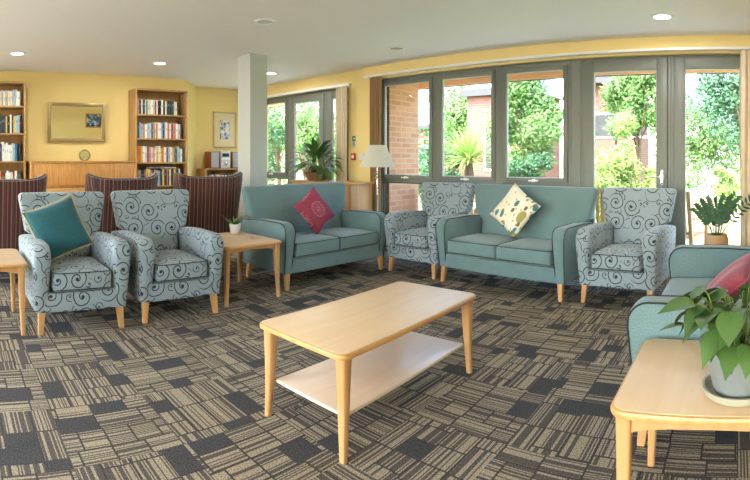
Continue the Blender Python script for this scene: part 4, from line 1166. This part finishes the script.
# garden chairs
def garden_chair(label):
    t = thing('garden_chair', label, 'chair', (0, 0, 0), 0, 'slatted timber garden chairs')
    for s in (-1, 1):
        obj('leg', bx(BM(), (s * .26 - .025, -.26, 0), (s * .26 + .025, -.21, .62), .004), M['timber'], t)
        bm = BM(); prism(bm, [(.20, 0), (.25, 0), (.25, .42), (.34, .98), (.30, .98), (.20, .42)], 'x', s * .26 - .025, s * .26 + .025); obj('leg', bm, M['timber'], t)
        obj('armrest', bx(BM(), (s * .26 - .035, -.30, .6205), (s * .26 + .035, .235, .645), .006), M['timber'], t)
    bm = BM()
    for k in range(7): bx(bm, (-.234, -.27 + k * .068, .40), (.234, -.22 + k * .068, .42), .003)
    obj('seat', bm, M['timber'], t)
    bm = BM()
    for k in range(6):
        x = -.19 + k * .076; prism(bm, [(.225, .47), (.245, .47), (.325, .92), (.305, .92)], 'x', x - .018, x + .018)
    prism(bm, [(.215, .44), (.25, .44), (.255, .48), (.22, .48)], 'x', -.234, .234); prism(bm, [(.297, .91), (.332, .91), (.345, .98), (.308, .98)], 'x', -.234, .234)
    obj('backrest', bm, M['timber'], t)
    return t
g = garden_chair('slatted timber garden chair outside the first garden window'); g.location = (-4.0, 6.25, GZ + .0205); g.rotation_euler[2] = R(170)
dup(g, (-.72, 6.35, GZ + .0205), R(160), 'slatted timber garden chair outside behind the patterned armchair by the door')
dup(g, (-2.0, 6.5, GZ + .0205), R(185), 'slatted timber garden chair outside behind the sofa with floral cushion')
# neighbouring buildings
def house(label, x0, x1, y0, y1, h, mat, wins, roofh, ov=.4):
    t = thing('brick_building', label, 'building', ((x0 + x1) / 2, (y0 + y1) / 2, GZ))
    hx, hy = (x1 - x0) / 2, (y1 - y0) / 2
    obj('wall', bx(BM(), (-hx, -hy, 0), (hx, hy, h)), M[mat], t, smooth=0)
    bm = BM(); prism(bm, [(-hy - ov, h + .0), (hy + ov, h + .0), (0, h + roofh)], 'x', -hx - ov, hx + ov); obj('roof', bm, M['roof'], t, smooth=0)
    bm = BM(); bx(bm, (-hx - ov, -hy - ov - .06, h - .18), (hx + ov, -hy - ov, h + .04)); obj('fascia', bm, M['dark'], t)
    tube_ = tube(BM(), [(hx * .3, -hy - .06, .1), (hx * .3, -hy - .06, h - .1)], .045, 8); obj('drainpipe', tube_, M['dark'], t)
    for (wx, wz, ww, wh) in wins:
        bm = BM(); ring(bm, wx, wx + ww, wz, wz + wh, .06, -hy - .03, -hy + .01); f = obj('window', bm, M['white'], t)
        obj('pane', bx(BM(), (wx + .06, -hy - .012, wz + .06), (wx + ww - .06, -hy - .006, wz + wh - .06)), M['dark'], f, smooth=0)
    return t
house('red brick building with dark fascia seen beyond the second garden window', -8.15, -6.3, 13.6, 17, 3.5, 'brick_red', [(-.3, 1.0, .9, 1.3)], 1.0, .15)
house('red brick building with dark windows seen through the left garden door', -5.6, -3.5, 17.2, 19.6, 4.2, 'brick_red', [(-.9, 2.1, 1.3, .9), (.7, 2.1, .8, .9)], 1.5)
house('long pale-roofed brick building far beyond the first two garden windows', -26, -13, 23, 28, 3.2, 'brick_red', [(2.0, .9, 1.4, 1.2), (-1.0, .9, 1.4, 1.2)], 2.6)
